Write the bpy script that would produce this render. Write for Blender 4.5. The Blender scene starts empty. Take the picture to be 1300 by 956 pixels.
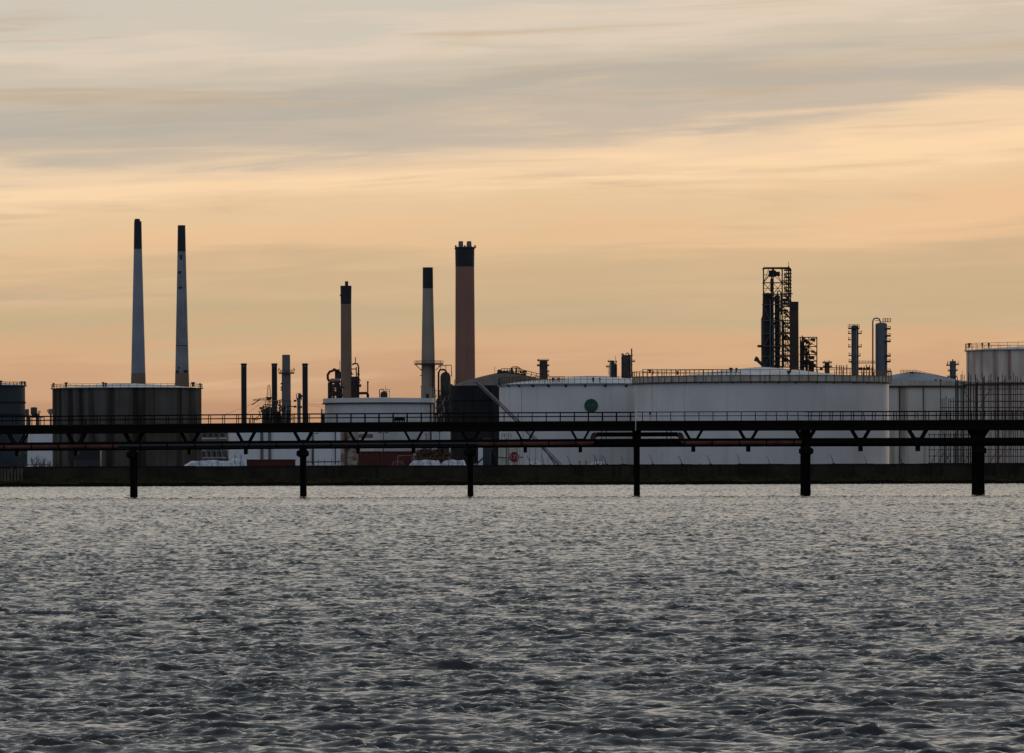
import bpy, math, random
import numpy as np
from mathutils import Matrix, Vector
random.seed(7); rng = np.random.default_rng(11)
PI = math.pi
C = bpy.context.scene.collection
scn = bpy.context.scene

# ------------------------------------------------------------------ camera, world, sun, exposure
F = 8000.0          # focal length in photograph pixels (1300 wide)
H = 3.2             # eye height above the water
ROLL = 0.0034
cam = bpy.data.cameras.new('camera'); co = bpy.data.objects.new('camera', cam); C.objects.link(co)
cam.sensor_width = 36; cam.lens = 36 * F / 1300; cam.sensor_fit = 'HORIZONTAL'
cam.shift_y = (598 - 478) / 1300
cam.clip_start = 1; cam.clip_end = 30000
co.matrix_world = Matrix.Translation((0, 0, H)) @ Matrix.Rotation(PI/2, 4, 'X') @ Matrix.Rotation(-ROLL, 4, 'Z')
scn.camera = co
scn.view_settings.view_transform = 'Standard'; scn.view_settings.look = 'None'
scn.view_settings.exposure = 0.0; scn.view_settings.gamma = 1.0
scn.render.resolution_x = 1024; scn.render.resolution_y = 753

SUN_EL, SUN_AZ = math.radians(3), math.radians(18)       # azimuth from the view direction towards the right
world = bpy.data.worlds.new('World'); scn.world = world; world.use_nodes = True
nt = world.node_tree; nt.nodes.clear()
def N(t, **kw):
    n = nt.nodes.new(t)
    for k, v in kw.items(): setattr(n, k, v)
    return n
def L(a, b): nt.links.new(a, b)
def M_(op, a, b=None, c=None, clamp=False):
    n = nt.nodes.new('ShaderNodeMath'); n.operation = op; n.use_clamp = clamp
    for i, v in enumerate((a, b, c)):
        if v is None: continue
        if isinstance(v, (int, float)): n.inputs[i].default_value = v
        else: nt.links.new(v, n.inputs[i])
    return n.outputs[0]
def SS(x, a, b):
    n = nt.nodes.new('ShaderNodeMapRange'); n.interpolation_type = 'SMOOTHSTEP'
    nt.links.new(x, n.inputs[0]); n.inputs[1].default_value = a; n.inputs[2].default_value = b
    n.inputs[3].default_value = 0; n.inputs[4].default_value = 1
    return n.outputs[0]
def lin(c):
    return tuple((v/255/12.92 if v/255 <= .04045 else ((v/255+.055)/1.055)**2.4) for v in c) + (1,)
def mixc(f, a, b):
    n = nt.nodes.new('ShaderNodeMix'); n.data_type = 'RGBA'
    if isinstance(f, (int, float)): n.inputs[0].default_value = f
    else: L(f, n.inputs[0])
    for i, v in ((6, a), (7, b)):
        if isinstance(v, tuple): n.inputs[i].default_value = v
        else: L(v, n.inputs[i])
    return n.outputs[2]
tc = N('ShaderNodeTexCoord'); sep = N('ShaderNodeSeparateXYZ'); L(tc.outputs['Generated'], sep.inputs[0])
dx, dy, dz = sep.outputs
hyp = M_('SQRT', M_('ADD', M_('MULTIPLY', dx, dx), M_('MULTIPLY', dy, dy)))
az = M_('ARCTAN2', dx, dy)                       # 0 straight ahead, + to the right
el = M_('MAXIMUM', M_('ARCTAN2', dz, hyp), 0.0)
def noise(sx, sy, detail=5, rough=.55, off=0.0, dist=0.0, shear=0.0):
    cb = N('ShaderNodeCombineXYZ')
    L(M_('ADD', M_('MULTIPLY', az, sx), off), cb.inputs[0])
    L(M_('MULTIPLY', M_('SUBTRACT', el, M_('MULTIPLY', az, shear)), sy), cb.inputs[1])
    n = N('ShaderNodeTexNoise'); n.inputs['Scale'].default_value = 1; n.inputs['Detail'].default_value = detail
    n.inputs['Roughness'].default_value = rough; n.inputs['Distortion'].default_value = dist
    L(cb.outputs[0], n.inputs['Vector']); return n.outputs['Fac']
# cloud bands: the edge of the grey deck climbs to the right
warp = M_('MULTIPLY', M_('SUBTRACT', noise(14, 90, 4, .5, 3.0, .2, .05), .5), .018)
wfine = M_('MULTIPLY', M_('SUBTRACT', noise(22, 330, 6, .62, 8.0, .5, .03), .5), .012)
azc = M_('MINIMUM', M_('MAXIMUM', az, -.12), .12)
tilt = M_('MULTIPLY', M_('MULTIPLY', azc, .0625), SS(el, .012, .05))
e2 = M_('SUBTRACT', M_('ADD', M_('ADD', el, warp), wfine), tilt)
# ramp position: elevation 0..0.08 rad fills 0..0.6, then up to the zenith
t1 = M_('MULTIPLY', M_('MINIMUM', M_('MAXIMUM', e2, 0.0), .08), 7.5)
t2 = M_('MULTIPLY', M_('SQRT', M_('MAXIMUM', M_('SUBTRACT', el, .08), 0.0)), .33)
tt = M_('ADD', t1, t2)
ramp = N('ShaderNodeValToRGB'); L(tt, ramp.inputs[0]); cr = ramp.color_ramp; cr.interpolation = 'EASE'
def pe(y): return (598 - y) / F * 7.5
stops = [(0.0, (178,140,112)), (pe(520), (194,150,117)), (pe(478), (206,165,129)), (pe(442), (213,174,135)),
         (pe(402), (201,177,140)), (pe(352), (214,184,146)), (pe(308), (237,197,154)), (pe(268), (232,200,160)), (pe(215), (250,216,175)),
         (pe(190), (238,209,174)), (pe(150), (196,184,167)), (pe(122), (184,178,166)), (pe(72), (203,193,175)), (pe(38), (220,205,186)),
         (pe(5), (206,199,185)), (.66, (205,200,190)), (.72, (187,187,184)), (.79, (140,146,153)), (1.0, (100,110,126))]
while len(cr.elements) < len(stops): cr.elements.new(.5)
for e_, (p, c) in zip(cr.elements, stops): e_.position = p; e_.color = lin(c)
col = ramp.outputs[0]
# soft grey streaks lying in the warm band and thin bright ones in the grey deck
st = SS(noise(12, 190, 6, .58, 1.7, .5, .03), .50, .72)
col = mixc(M_('MULTIPLY', st, M_('MULTIPLY', SS(el, .015, .03), .60)), col, lin((190,168,142)))
st2 = SS(noise(11, 160, 6, .6, 5.1, .5, .10), .55, .80)
col = mixc(M_('MULTIPLY', st2, .45), col, lin((240,210,168)))
st3 = SS(noise(5, 45, 5, .5, 9.3, .3, .02), .48, .75)
col = mixc(M_('MULTIPLY', M_('MULTIPLY', st3, .40), M_('SUBTRACT', 1.0, SS(el, .035, .06))), col, lin((186,168,134)))
# the sky behind the camera is duller and cooler
back = SS(M_('DIVIDE', dy, M_('MAXIMUM', hyp, .02)), .93, .15)
col = mixc(back, col, (.285, .315, .365, 1))
hb = N('ShaderNodeBackground'); L(col, hb.inputs[0]); hb.inputs[1].default_value = 1.05
sky = N('ShaderNodeTexSky'); sky.sky_type = 'NISHITA'; sky.sun_disc = False
sky.sun_elevation = SUN_EL; sky.sun_rotation = SUN_AZ; sky.air_density = 1.5; sky.dust_density = 3
nb = N('ShaderNodeBackground'); L(sky.outputs[0], nb.inputs[0]); nb.inputs[1].default_value = .06
ms = N('ShaderNodeMixShader'); ms.inputs[0].default_value = .93       # overcast: the cloud deck covers nearly all of the clear sky
L(nb.outputs[0], ms.inputs[1]); L(hb.outputs[0], ms.inputs[2])
wo = N('ShaderNodeOutputWorld'); L(ms.outputs[0], wo.inputs[0])

sl = bpy.data.lights.new('sun', 'SUN'); sl.energy = .3; sl.angle = math.radians(12); sl.color = (1, .78, .55)
so = bpy.data.objects.new('sun', sl); C.objects.link(so)
sd = Vector((math.sin(SUN_AZ)*math.cos(SUN_EL), math.cos(SUN_AZ)*math.cos(SUN_EL), math.sin(SUN_EL)))
so.rotation_euler = sd.to_track_quat('Z', 'Y').to_euler(); so.location = (0, 0, 200)

# ------------------------------------------------------------------ helpers
G = 3.0   # level of the made ground behind the sea wall
def wpos(px, py, Y):
    """world x and z of a point seen in the photograph at (px, py) when it stands Y metres away"""
    ddx, ddy = px - 650, 598 - py
    return (ddx + ROLL*ddy) / F * Y, H + (ddy - ROLL*ddx) / F * Y

class MB:
    def __init__(s): s.v = []; s.f = []; s.sm = []
    def add(s, vs, fs, smooth=False):
        o = len(s.v); s.v += [tuple(map(float, p)) for p in vs]; s.f += [tuple(i+o for i in f) for f in fs]; s.sm += [smooth]*len(fs); return s
    def box(s, x0, x1, y0, y1, z0, z1):
        return s.add([(x0,y0,z0),(x1,y0,z0),(x1,y1,z0),(x0,y1,z0),(x0,y0,z1),(x1,y0,z1),(x1,y1,z1),(x0,y1,z1)],
                     [(0,3,2,1),(4,5,6,7),(0,1,5,4),(1,2,6,5),(2,3,7,6),(3,0,4,7)])
    def tube(s, pts, r, n=6, cap=True):
        pts = [Vector(p) for p in pts]
        rs = r if isinstance(r, (list, tuple)) else [r]*len(pts)
        rings = []; prev = None
        for i, p in enumerate(pts):
            d = (pts[min(i+1, len(pts)-1)] - pts[max(i-1, 0)])
            if d.length < 1e-6: d = Vector((0,0,1))
            d.normalize()
            if prev is None:
                a = Vector((0,1,0)) if abs(d.y) < .9 else Vector((1,0,0))
                a = (a - d*a.dot(d)).normalized()
            else:
                a = (prev - d*prev.dot(d))
                a = a.normalized() if a.length > 1e-5 else Vector((1,0,0))
            prev = a; b = d.cross(a)
            rings.append([p + a*(math.cos(2*PI*k/n+PI/n)*rs[i]) + b*(math.sin(2*PI*k/n+PI/n)*rs[i]) for k in range(n)])
        vs = [q for rg in rings for q in rg]; fs = []
        for i in range(len(rings)-1):
            for k in range(n):
                fs.append((i*n+k, i*n+(k+1)%n, (i+1)*n+(k+1)%n, (i+1)*n+k))
        if cap: fs += [tuple(range(n))[::-1], tuple((len(rings)-1)*n+k for k in range(n))]
        return s.add(vs, fs, n > 6)
    def bar(s, a, b, w): return s.tube([a, b], w*.707, 4)
    def lathe(s, prof, n=48, cx=0, cy=0, sm=True, a0=0, a1=2*PI):
        full = abs(a1-a0-2*PI) < 1e-6; m = n if full else n+1
        vs = []; fs = []
        for r, z in prof:
            for k in range(m):
                a = a0 + (a1-a0)*k/n; vs.append((cx + r*math.cos(a), cy + r*math.sin(a), z))
        for i in range(len(prof)-1):
            for k in range(n):
                k2 = (k+1) % m
                fs.append((i*m+k, i*m+k2, (i+1)*m+k2, (i+1)*m+k))
        return s.add(vs, fs, sm)
    def ring(s, R, z, r, cx=0, cy=0, n=64):
        return s.tube([(cx+R*math.cos(2*PI*k/n), cy+R*math.sin(2*PI*k/n), z) for k in range(n+1)], r, 4, False)
    def mesh(s, name):
        me = bpy.data.meshes.new(name); me.from_pydata(s.v, [], s.f); me.update()
        me.polygons.foreach_set('use_smooth', s.sm)
        return me

def tagp(o, label=None, cat=None, group=None, kind=None):
    if label: o['label'] = label
    if cat: o['category'] = cat
    if group: o['group'] = group
    if kind: o['kind'] = kind
    return o
def mesh_obj(name, mb, mat, parent=None, loc=(0,0,0), label=None):
    me = mb.mesh(name); me.materials.append(mat)
    o = bpy.data.objects.new(name, me); C.objects.link(o); o.location = loc
    if parent: o.parent = parent
    if label: o['label'] = label
    if any(s for s in mb.sm):
        try: me.set_sharp_from_angle(angle=math.radians(40))
        except Exception: pass
    return o

class Th:
    """a thing: an Empty at its base, parts built in its own frame from photograph coordinates at its distance"""
    def __init__(s, name, label, cat, pxc, Y, group=None, base=None):
        s.Y = Y; s.S = Y / F; s.px = pxc
        s.x0 = wpos(pxc, 592, Y)[0]; s.g = G if base is None else base
        s.o = bpy.data.objects.new(name, None); C.objects.link(s.o); s.o.location = (s.x0, Y, s.g)
        s.o.empty_display_size = 1; tagp(s.o, label, cat, group)
    def p(s, px, py, d=0.0):
        x, z = wpos(px, py, s.Y + d); return (x - s.x0, d, z - s.g)
    def x(s, px, py=590): return s.p(px, py)[0]
    def z(s, py, px=None, d=0.0): return s.p(s.px if px is None else px, py, d)[2]
    def part(s, name, mb, mat, parent=None, label=None):
        return mesh_obj(name, mb, mat, parent or s.o, label=label)
    def pipe(s, pts, rpx, mat, name='pipe', d=0.0, n=8, parent=None):
        return s.part(name, MB().tube([s.p(a, b, d) for a, b in pts], rpx*s.S, n), mat, parent)
    def vessel(s, px, r, ytop, ybot, mat, name='vessel', d=0.0, dome=.6, n=20, rtop=None):
        R = r*s.S; cx = s.p(px, ytop, d)[0]; z1 = s.p(px, ytop, d)[2]; z0 = s.p(px, ybot, d)[2]
        rt = (rtop or r)*s.S; h = rt*dome
        prof = [(R, z0), (rt, z1-h)] + [(rt*math.cos(t*PI/8), z1-h+h*math.sin(t*PI/8)) for t in range(1, 4)] + [(.001, z1)]
        return s.part(name, MB().lathe(prof, n, cx, d), mat)
    def platform(s, px, r, py, mat, name='platform', d=0.0, rail=4.5, a=None, n=16):
        """ring deck with a handrail round a column"""
        R = r*s.S; c = s.p(px, py, d); z = c[2]; m = MB()
        m.lathe([(.01, z-.4), (R, z-.4), (R, z+.06), (.01, z+.06)], n, c[0], d, False)
        o = s.part(name, m, mat)
        rr = MB(); t = .05 + s.S*.12
        rr.ring(R, z+rail*s.S, t, c[0], d, n); rr.ring(R, z+rail*s.S*.5, t*.7, c[0], d, n)
        for k in range(0, n, 2):
            q = 2*PI*k/n; rr.bar((c[0]+R*math.cos(q), d+R*math.sin(q), z), (c[0]+R*math.cos(q), d+R*math.sin(q), z+rail*s.S), t*1.2)
        s.part('handrail', rr, mat, o); return o

# ------------------------------------------------------------------ materials
MC = {}
def mat(name, c, rough=.7, c2=None, scale=.4, amt=.5, streak=0.0, sc=None, sdens=1.2, metal=0.0, bump=0.0, spec=.35, fine=0.0, sthr=(.5,.72)):
    """base colour, patchy second colour, vertical run-off stains and fine grain: all wear that belongs to the surface"""
    if name in MC: return MC[name]
    m = bpy.data.materials.new(name); m.use_nodes = True; t = m.node_tree; t.nodes.clear()
    out = t.nodes.new('ShaderNodeOutputMaterial'); b = t.nodes.new('ShaderNodeBsdfPrincipled'); t.links.new(b.outputs[0], out.inputs[0])
    tcn = t.nodes.new('ShaderNodeTexCoord')
    def nz(sx, sz, det, off):
        mp = t.nodes.new('ShaderNodeMapping'); mp.inputs['Scale'].default_value = (sx, sx, sz); mp.inputs['Location'].default_value = (off, off*1.7, off*.3)
        t.links.new(tcn.outputs['Object'], mp.inputs[0])
        n = t.nodes.new('ShaderNodeTexNoise'); n.inputs['Scale'].default_value = 1; n.inputs['Detail'].default_value = det
        t.links.new(mp.outputs[0], n.inputs['Vector']); return n.outputs['Fac']
    def mr(x, a, b_, lo=0, hi=1):
        n = t.nodes.new('ShaderNodeMapRange'); t.links.new(x, n.inputs[0]); n.inputs[1].default_value = a; n.inputs[2].default_value = b_
        n.inputs[3].default_value = lo; n.inputs[4].default_value = hi; n.interpolation_type = 'SMOOTHSTEP'; return n.outputs[0]
    def mx(f, a, b_):
        n = t.nodes.new('ShaderNodeMix'); n.data_type = 'RGBA'; t.links.new(f, n.inputs[0])
        for i, v in ((6, a), (7, b_)):
            if isinstance(v, tuple): n.inputs[i].default_value = v if len(v) == 4 else v+(1,)
            else: t.links.new(v, n.inputs[i])
        return n.outputs[2]
    c2 = c2 or tuple(v*.72 for v in c)
    colr = mx(mr(nz(scale, scale, 6, 3), .35, .7, 0, amt), tuple(c), tuple(c2))
    if streak > 0:
        colr = mx(mr(nz(sdens, sdens*.03, 4, 11), sthr[0], sthr[1], 0, streak), colr, tuple(sc or tuple(v*.4 for v in c)))
    if fine > 0:
        colr = mx(mr(nz(2.5, 2.5, 5, 21), .45, .75, 0, fine), colr, tuple(sc or tuple(v*.4 for v in c)))
    t.links.new(colr, b.inputs['Base Color'])
    b.inputs['Roughness'].default_value = rough; b.inputs['Metallic'].default_value = metal; b.inputs['Specular IOR Level'].default_value = spec
    if bump > 0:
        bn = t.nodes.new('ShaderNodeBump'); bn.inputs['Strength'].default_value = bump; bn.inputs['Distance'].default_value = .1
        t.links.new(nz(3, 3, 5, 5), bn.inputs['Height']); t.links.new(bn.outputs[0], b.inputs['Normal'])
    MC[name] = m; return m
BLACK = mat('black_steel', (.008,.008,.008), .85, (.009,.007,.006), .8, .6, spec=.05)
DECKM = mat('weathered_deck_edge', (.034,.028,.018), .9, (.010,.010,.008), .7, .9, spec=.05)
PILE = mat('tarred_steel_pile', (.004,.004,.004), .9, (.009,.007,.005), .5, .7, streak=.5, sc=(.011,.007,.005), spec=.04)
BPIPE = mat('glossy_black_pipe', (.02,.024,.03), .35, (.015,.016,.018), .3, .8, spec=.5)
RPIPE = mat('rust_brown_pipe', (.16,.062,.044), .65, (.05,.024,.018), .5, .8)
WHITE = mat('white_tank_paint', (.70,.71,.74), .6, (.54,.545,.57), .05, .8, streak=.42, sc=(.42,.40,.40), sdens=.5)
WHITE2 = mat('cool_white_paint', (.74,.76,.82), .55, (.64,.66,.73), .08, .6, streak=.25, sc=(.45,.44,.43), sdens=.7)
DIRTYW = mat('soiled_white_paint', (.60,.63,.68), .6, (.42,.42,.42), .12, .9, streak=.5, sc=(.25,.2,.14), sdens=.5, fine=.3, sthr=(.58,.8))
ROOFW = mat('white_roof_paint', (.66,.67,.68), .6, (.46,.46,.46), .12, .8)
ROOFB = mat('pale_blue_roof_paint', (.24,.28,.34), .6, (.15,.18,.22), .2, .8)
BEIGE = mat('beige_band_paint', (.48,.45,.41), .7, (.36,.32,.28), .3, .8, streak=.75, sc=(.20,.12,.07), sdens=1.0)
BEIGET = mat('beige_tank_paint', (.60,.585,.55), .65, (.46,.44,.41), .1, .7, streak=.7, sc=(.2,.13,.10), sdens=.35, sthr=(.52,.66))
RUSTT = mat('rust_streaked_paint', (.66,.58,.54), .7, (.46,.37,.33), .15, .8, streak=.9, sc=(.24,.13,.10), sdens=.42, sthr=(.46,.74))
DBLUE = mat('dark_blue_tank_paint', (.032,.047,.066), .8, (.016,.024,.034), .15, .8, streak=.4, sc=(.02,.03,.05), sdens=.8)
DTANK = mat('dirty_brown_grey_shell', (.115,.112,.112), .9, (.075,.064,.052), .08, .9, streak=.85, sc=(.016,.013,.009), sdens=.45, sthr=(.38,.66), spec=.1)
DRKT = mat('soot_dark_shell', (.030,.029,.031), .9, (.013,.014,.022), .12, .9, streak=.7, sc=(.008,.008,.011), sdens=.7, spec=.1)
LROOF = mat('grey_brown_roof', (.13,.115,.10), .8, (.08,.065,.055), .3, .9, fine=.3)
GREENT = mat('teal_rim_paint', (.14,.22,.23), .6)
YRAIL = mat('faded_yellow_rail', (.20,.13,.045), .7, (.1,.06,.03), 1, .8)
DRAIL = mat('dark_rail', (.035,.03,.028), .7)
CONC1 = mat('blue_grey_concrete', (.27,.30,.37), .8, (.20,.225,.28), .1, .8, streak=.35, sc=(.2,.22,.26), sdens=.8)
CONC2 = mat('stained_grey_concrete', (.25,.27,.32), .8, (.17,.18,.2), .16, .9, streak=.5, sc=(.10,.10,.11), sdens=.8, fine=.15)
CONC3 = mat('warm_grey_concrete', (.33,.295,.25), .85, (.25,.225,.19), .12, .8, streak=.45, sc=(.24,.23,.21), sdens=.9)
BROWNB = mat('brown_base_paint', (.20,.15,.11), .8, (.14,.11,.08), .3, .8)
BROWNC = mat('brown_stack_paint', (.25,.17,.12), .75, (.20,.14,.10), .1, .8, streak=.3, sc=(.14,.10,.07), sdens=.9)
REDC = mat('red_brown_stack_paint', (.28,.145,.115), .75, (.22,.12,.10), .06, .8, streak=.35, sc=(.13,.085,.07), sdens=.5)
CAP = mat('navy_black_cap_paint', (.020,.023,.038), .6, (.012,.013,.02), .3, .8)
STK = mat('black_stack_paint', (.013,.014,.020), .6)
GREYST = mat('grey_steel_stack', (.15,.145,.15), .65, (.10,.10,.10), .2, .8, streak=.4, sc=(.07,.065,.06))
STEELD = mat('dark_process_steel', (.03,.028,.03), .6, (.05,.042,.038), .5, .8)
STEELR = mat('rusty_process_steel', (.07,.035,.026), .7, (.03,.02,.018), .5, .8)
STEELG = mat('grey_galvanised_steel', (.30,.30,.31), .5, (.2,.2,.2), .5, .8)
PINKV = mat('faded_pink_lagging', (.30,.20,.18), .7, (.2,.13,.12), .5, .8)
VESD = mat('navy_grey_vessel', (.07,.08,.105), .55, (.045,.05,.065), .3, .8, streak=.3)
VESB = mat('blue_grey_vessel', (.10,.115,.145), .5, (.07,.08,.1), .2, .8, streak=.3)
TEALP = mat('teal_green_pipe', (.05,.13,.13), .5)
REDSHED = mat('dark_red_sheet', (.085,.018,.013), .7, (.05,.012,.01), .4, .8, streak=.3)
REDCAR = mat('bright_red_paint', (.5,.015,.04), .35)
REDSIGN = mat('red_sign_face', (.20,.008,.02), .5)
LETTER = mat('pale_pink_lettering', (.42,.25,.27), .6)
LOGOG = mat('dark_green_badge', (.004,.075,.062), .5)
LOGOY = mat('faded_yellow_lettering', (.10,.11,.02), .6)
TARP = mat('white_tarpaulin', (.62,.67,.76), .5, (.28,.31,.36), .9, .9, bump=.8, fine=.5, sc=(.25,.27,.30))
SCRAP = mat('rusty_scrap', (.10,.06,.035), .8, (.05,.04,.035), .9, .9)
TIMBER = mat('brown_timber', (.12,.07,.03), .8)
SHEDM = mat('grey_shed_sheet', (.15,.145,.15), .8, (.10,.095,.1), .3, .8)
DSHED = mat('blue_black_shed_sheet', (.03,.035,.05), .7)
GLASS = mat('dark_window_glass', (.02,.02,.025), .15, spec=.6)
RUBBER = mat('tyre_rubber', (.02,.02,.02), .8)
CREAM = mat('cream_trim', (.6,.52,.38), .7)
RUSTYB = mat('rust_blotched_cream', (.42,.38,.33), .8, (.10,.045,.03), .55, 1.0, fine=.6, sc=(.09,.04,.03))
TWIG = mat('bare_twigs', (.06,.04,.04), .9)
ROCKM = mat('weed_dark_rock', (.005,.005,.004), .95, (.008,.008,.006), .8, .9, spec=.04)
FLINT = mat('orange_post_paint', (.30,.13,.09), .7)

# ------------------------------------------------------------------ water: real wave relief, finer near the eye
def build_water():
    rows = [6, 12, 20, 30, 42, 54]
    y = 64.0
    while y < 1432:
        rows.append(y); y += min(max(.0007*y, .06), .30 if y < 600 else .45)
    rows.append(1432.0); rows = np.array(rows)
    uf = np.arange(-.093, .0931, .00025)
    uo = np.array([.11, .13, .17, .25, .4, .7, 1.2, 2.2])
    us = np.concatenate([-uo[::-1], uf, uo])
    Yg, U = np.meshgrid(rows, us, indexing='ij'); X = U * (np.maximum(Yg, 30) + 45)
    dYl = np.where(Yg < 600, np.clip(.0007*Yg, .06, .30), .45)
    Z = np.zeros_like(X); DX = np.zeros_like(X)
    wind = math.radians(248)                            # waves travel mostly towards the camera, a little from the right
    n = 200
    lam = np.exp(rng.uniform(math.log(.14), math.log(1.9), n)); lam[:24] = np.exp(rng.uniform(math.log(1.9), math.log(6), 24)); lam[24:64] = np.exp(rng.uniform(math.log(.7), math.log(2.2), 40))
    th = wind + rng.normal(0, .46, n); th[24:64] = wind + rng.normal(0, .36, 40)
    ph = rng.uniform(0, 2*PI, n)
    # gusty patches change the ripple height across the estuary
    fld = .35*np.sin(X/13+Yg/61+1) + .3*np.sin(X/5.1-Yg/27)
    for q in range(22):
        lq = math.exp(rng.uniform(math.log(.9), math.log(6))); tq = rng.uniform(0, PI)
        fld += .34*np.sin(2*PI/lq*(X*math.cos(tq)*1.0 + Yg*math.sin(tq)*.45) + rng.uniform(0, 6.28))
    gust = np.exp(.27*fld); gust /= gust.mean(); gust = np.minimum(gust, 1.55)
    del fld
    for i in range(n):
        k = 2*PI/lam[i]
        ka = .018 if 24 <= i < 64 else .058 if lam[i] < .38 else max(.058*(.38/lam[i])**1.05, .006)
        a = ka/k * rng.uniform(.6, 1.4)
        fade = np.clip(lam[i]/(dYl*.45) - .4, 0, 1)
        kx, ky = k*math.cos(th[i]), k*math.sin(th[i])
        P = kx*X + ky*Yg + ph[i]
        Z += a * fade * (np.sin(P) + .28*np.cos(2*P)) * (gust if lam[i] < 1.0 else 1.0)
    edge = np.clip((.112 - np.abs(U))/.012, 0, 1) * np.clip((Yg-54)/10, 0, 1) * np.clip((1428-Yg)/8, .15, 1)
    Z *= edge
    nr, nc = X.shape
    v = np.stack([X, Yg, Z], -1).reshape(-1, 3).astype(np.float32)
    idx = np.arange(nr*nc).reshape(nr, nc)
    q = np.stack([idx[:-1, :-1], idx[:-1, 1:], idx[1:, 1:], idx[1:, :-1]], -1).reshape(-1).astype(np.int32)
    me = bpy.data.meshes.new('water'); nq = len(q)//4
    me.vertices.add(len(v)); me.vertices.foreach_set('co', v.ravel())
    me.loops.add(len(q)); me.loops.foreach_set('vertex_index', q)
    me.polygons.add(nq); me.polygons.foreach_set('loop_start', np.arange(0, nq*4, 4, dtype=np.int32))
    me.polygons.foreach_set('use_smooth', np.ones(nq, dtype=bool))
    me.update(calc_edges=True)
    m = bpy.data.materials.new('estuary_water'); m.use_nodes = True; t = m.node_tree; b = t.nodes['Principled BSDF']
    b.inputs['Base Color'].default_value = (.014,.018,.020,1); b.inputs['Roughness'].default_value = .05; b.inputs['IOR'].default_value = 1.42; b.inputs['Specular Tint'].default_value = (.86, .97, 1.0, 1)
    g = t.nodes.new('ShaderNodeNewGeometry')
    def nzz(sx, sy, det):
        mp = t.nodes.new('ShaderNodeMapping'); mp.inputs['Scale'].default_value = (sx, sy, 1); t.links.new(g.outputs['Position'], mp.inputs[0])
        nn = t.nodes.new('ShaderNodeTexNoise'); nn.inputs['Scale'].default_value = 1; nn.inputs['Detail'].default_value = det; nn.inputs['Roughness'].default_value = .6
        t.links.new(mp.outputs[0], nn.inputs['Vector']); return nn.outputs['Fac']
    b1 = t.nodes.new('ShaderNodeBump'); b1.inputs['Strength'].default_value = 1; b1.inputs['Distance'].default_value = .012
    t.links.new(nzz(5.5, 4.5, 4), b1.inputs['Height'])
    t.links.new(b1.outputs[0], b.inputs['Normal'])
    me.materials.append(m)
    o = bpy.data.objects.new('water', me); C.objects.link(o); o['kind'] = 'structure'
build_water()

# ------------------------------------------------------------------ shore
land = MB(); land.add([(-9000,1424.6,G),(9000,1424.6,G),(9000,14000,G),(-9000,14000,G)], [(0,1,2,3)])
o = mesh_obj('ground', land, mat('dark_ground', (.07,.065,.05), .9, (.05,.05,.035), .05, .8)); o['kind'] = 'structure'
WY = 1422.0
def strip(y0fn, z0fn, y1fn, z1fn, x0=-700, x1=700, n=700, jit=0.0):
    m = MB(); vs = []; fs = []
    rows_ = 5
    for i in range(n+1):
        x = x0 + (x1-x0)*i/n
        for j in range(rows_):
            t_ = j/(rows_-1)
            jj = jit if 0 < j < rows_-1 else jit*.5
            vs.append((x, y0fn(x)*(1-t_)+y1fn(x)*t_ + random.uniform(-jj, jj), z0fn(x)*(1-t_)+z1fn(x)*t_ + random.uniform(-jj, jj)*.6))
    for i in range(n):
        for j in range(rows_-1):
            a = i*rows_+j; fs.append((a, a+rows_, a+rows_+1, a+1))
    return m.add(vs, fs)
def wallbase(x): return 1.75 + .12*math.sin(x/19) + .1*math.sin(x/6.3+1)
bank = strip(lambda x: WY-4.5, lambda x: .45+.1*math.sin(x/4), lambda x: WY+.1, wallbase, jit=.12)
o = mesh_obj('grass_bank', bank, mat('dull_bank_grass', (.040,.035,.018), .95, (.016,.014,.009), .25, 1, fine=.5, spec=.05)); o['kind'] = 'structure'
rock = strip(lambda x: WY-8.0, lambda x: -.8, lambda x: WY-4.4, lambda x: .75+.12*math.sin(x/3.1), n=1100, jit=.36)
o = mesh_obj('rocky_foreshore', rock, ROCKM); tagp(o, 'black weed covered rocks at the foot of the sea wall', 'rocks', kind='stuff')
# tussocks along the bank: uncountable
tm = MB()
for i in range(2600):
    x = random.uniform(-150, 150); t_ = random.random()**.6; y = WY-4.3+4.0*t_; z = .65+1.0*t_*random.uniform(.7, 1.25)
    h = random.uniform(.15, .45)*(1.3 if t_ < .5 else .8); w = random.uniform(.15, .5)
    tm.add([(x-w,y,z-.1),(x+w,y,z-.1),(x+w*.4+random.uniform(-.2,.2),y+.1,z+h),(x-w*.5,y+.1,z+h*.8),(x,y+.4,z)], [(0,1,2,3),(1,4,2),(4,0,3)])
o = mesh_obj('bank_tussocks', tm, mat('dry_tussock', (.045,.040,.020), .95, (.018,.016,.010), .6, 1, spec=.05)); tagp(o, 'rough grass tussocks growing on the bank below the wall', 'grass', kind='stuff')
# sea wall: concrete bays with a coping
zt = wpos(650, 590.2, WY)[1]
sw = bpy.data.objects.new('sea_wall', None); C.objects.link(sw); sw.location = (0, WY, 0)
tagp(sw, 'long dark stained concrete sea wall along the far shore', 'wall')
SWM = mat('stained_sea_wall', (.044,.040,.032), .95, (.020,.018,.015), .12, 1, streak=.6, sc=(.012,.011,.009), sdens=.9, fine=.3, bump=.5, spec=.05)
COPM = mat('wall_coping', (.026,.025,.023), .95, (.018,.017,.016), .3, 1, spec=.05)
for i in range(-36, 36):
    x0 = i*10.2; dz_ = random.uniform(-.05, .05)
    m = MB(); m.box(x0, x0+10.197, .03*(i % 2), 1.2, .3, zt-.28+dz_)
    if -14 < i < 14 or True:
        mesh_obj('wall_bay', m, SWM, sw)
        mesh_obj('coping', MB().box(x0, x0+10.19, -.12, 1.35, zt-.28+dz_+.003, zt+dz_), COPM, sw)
m = MB()
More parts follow.
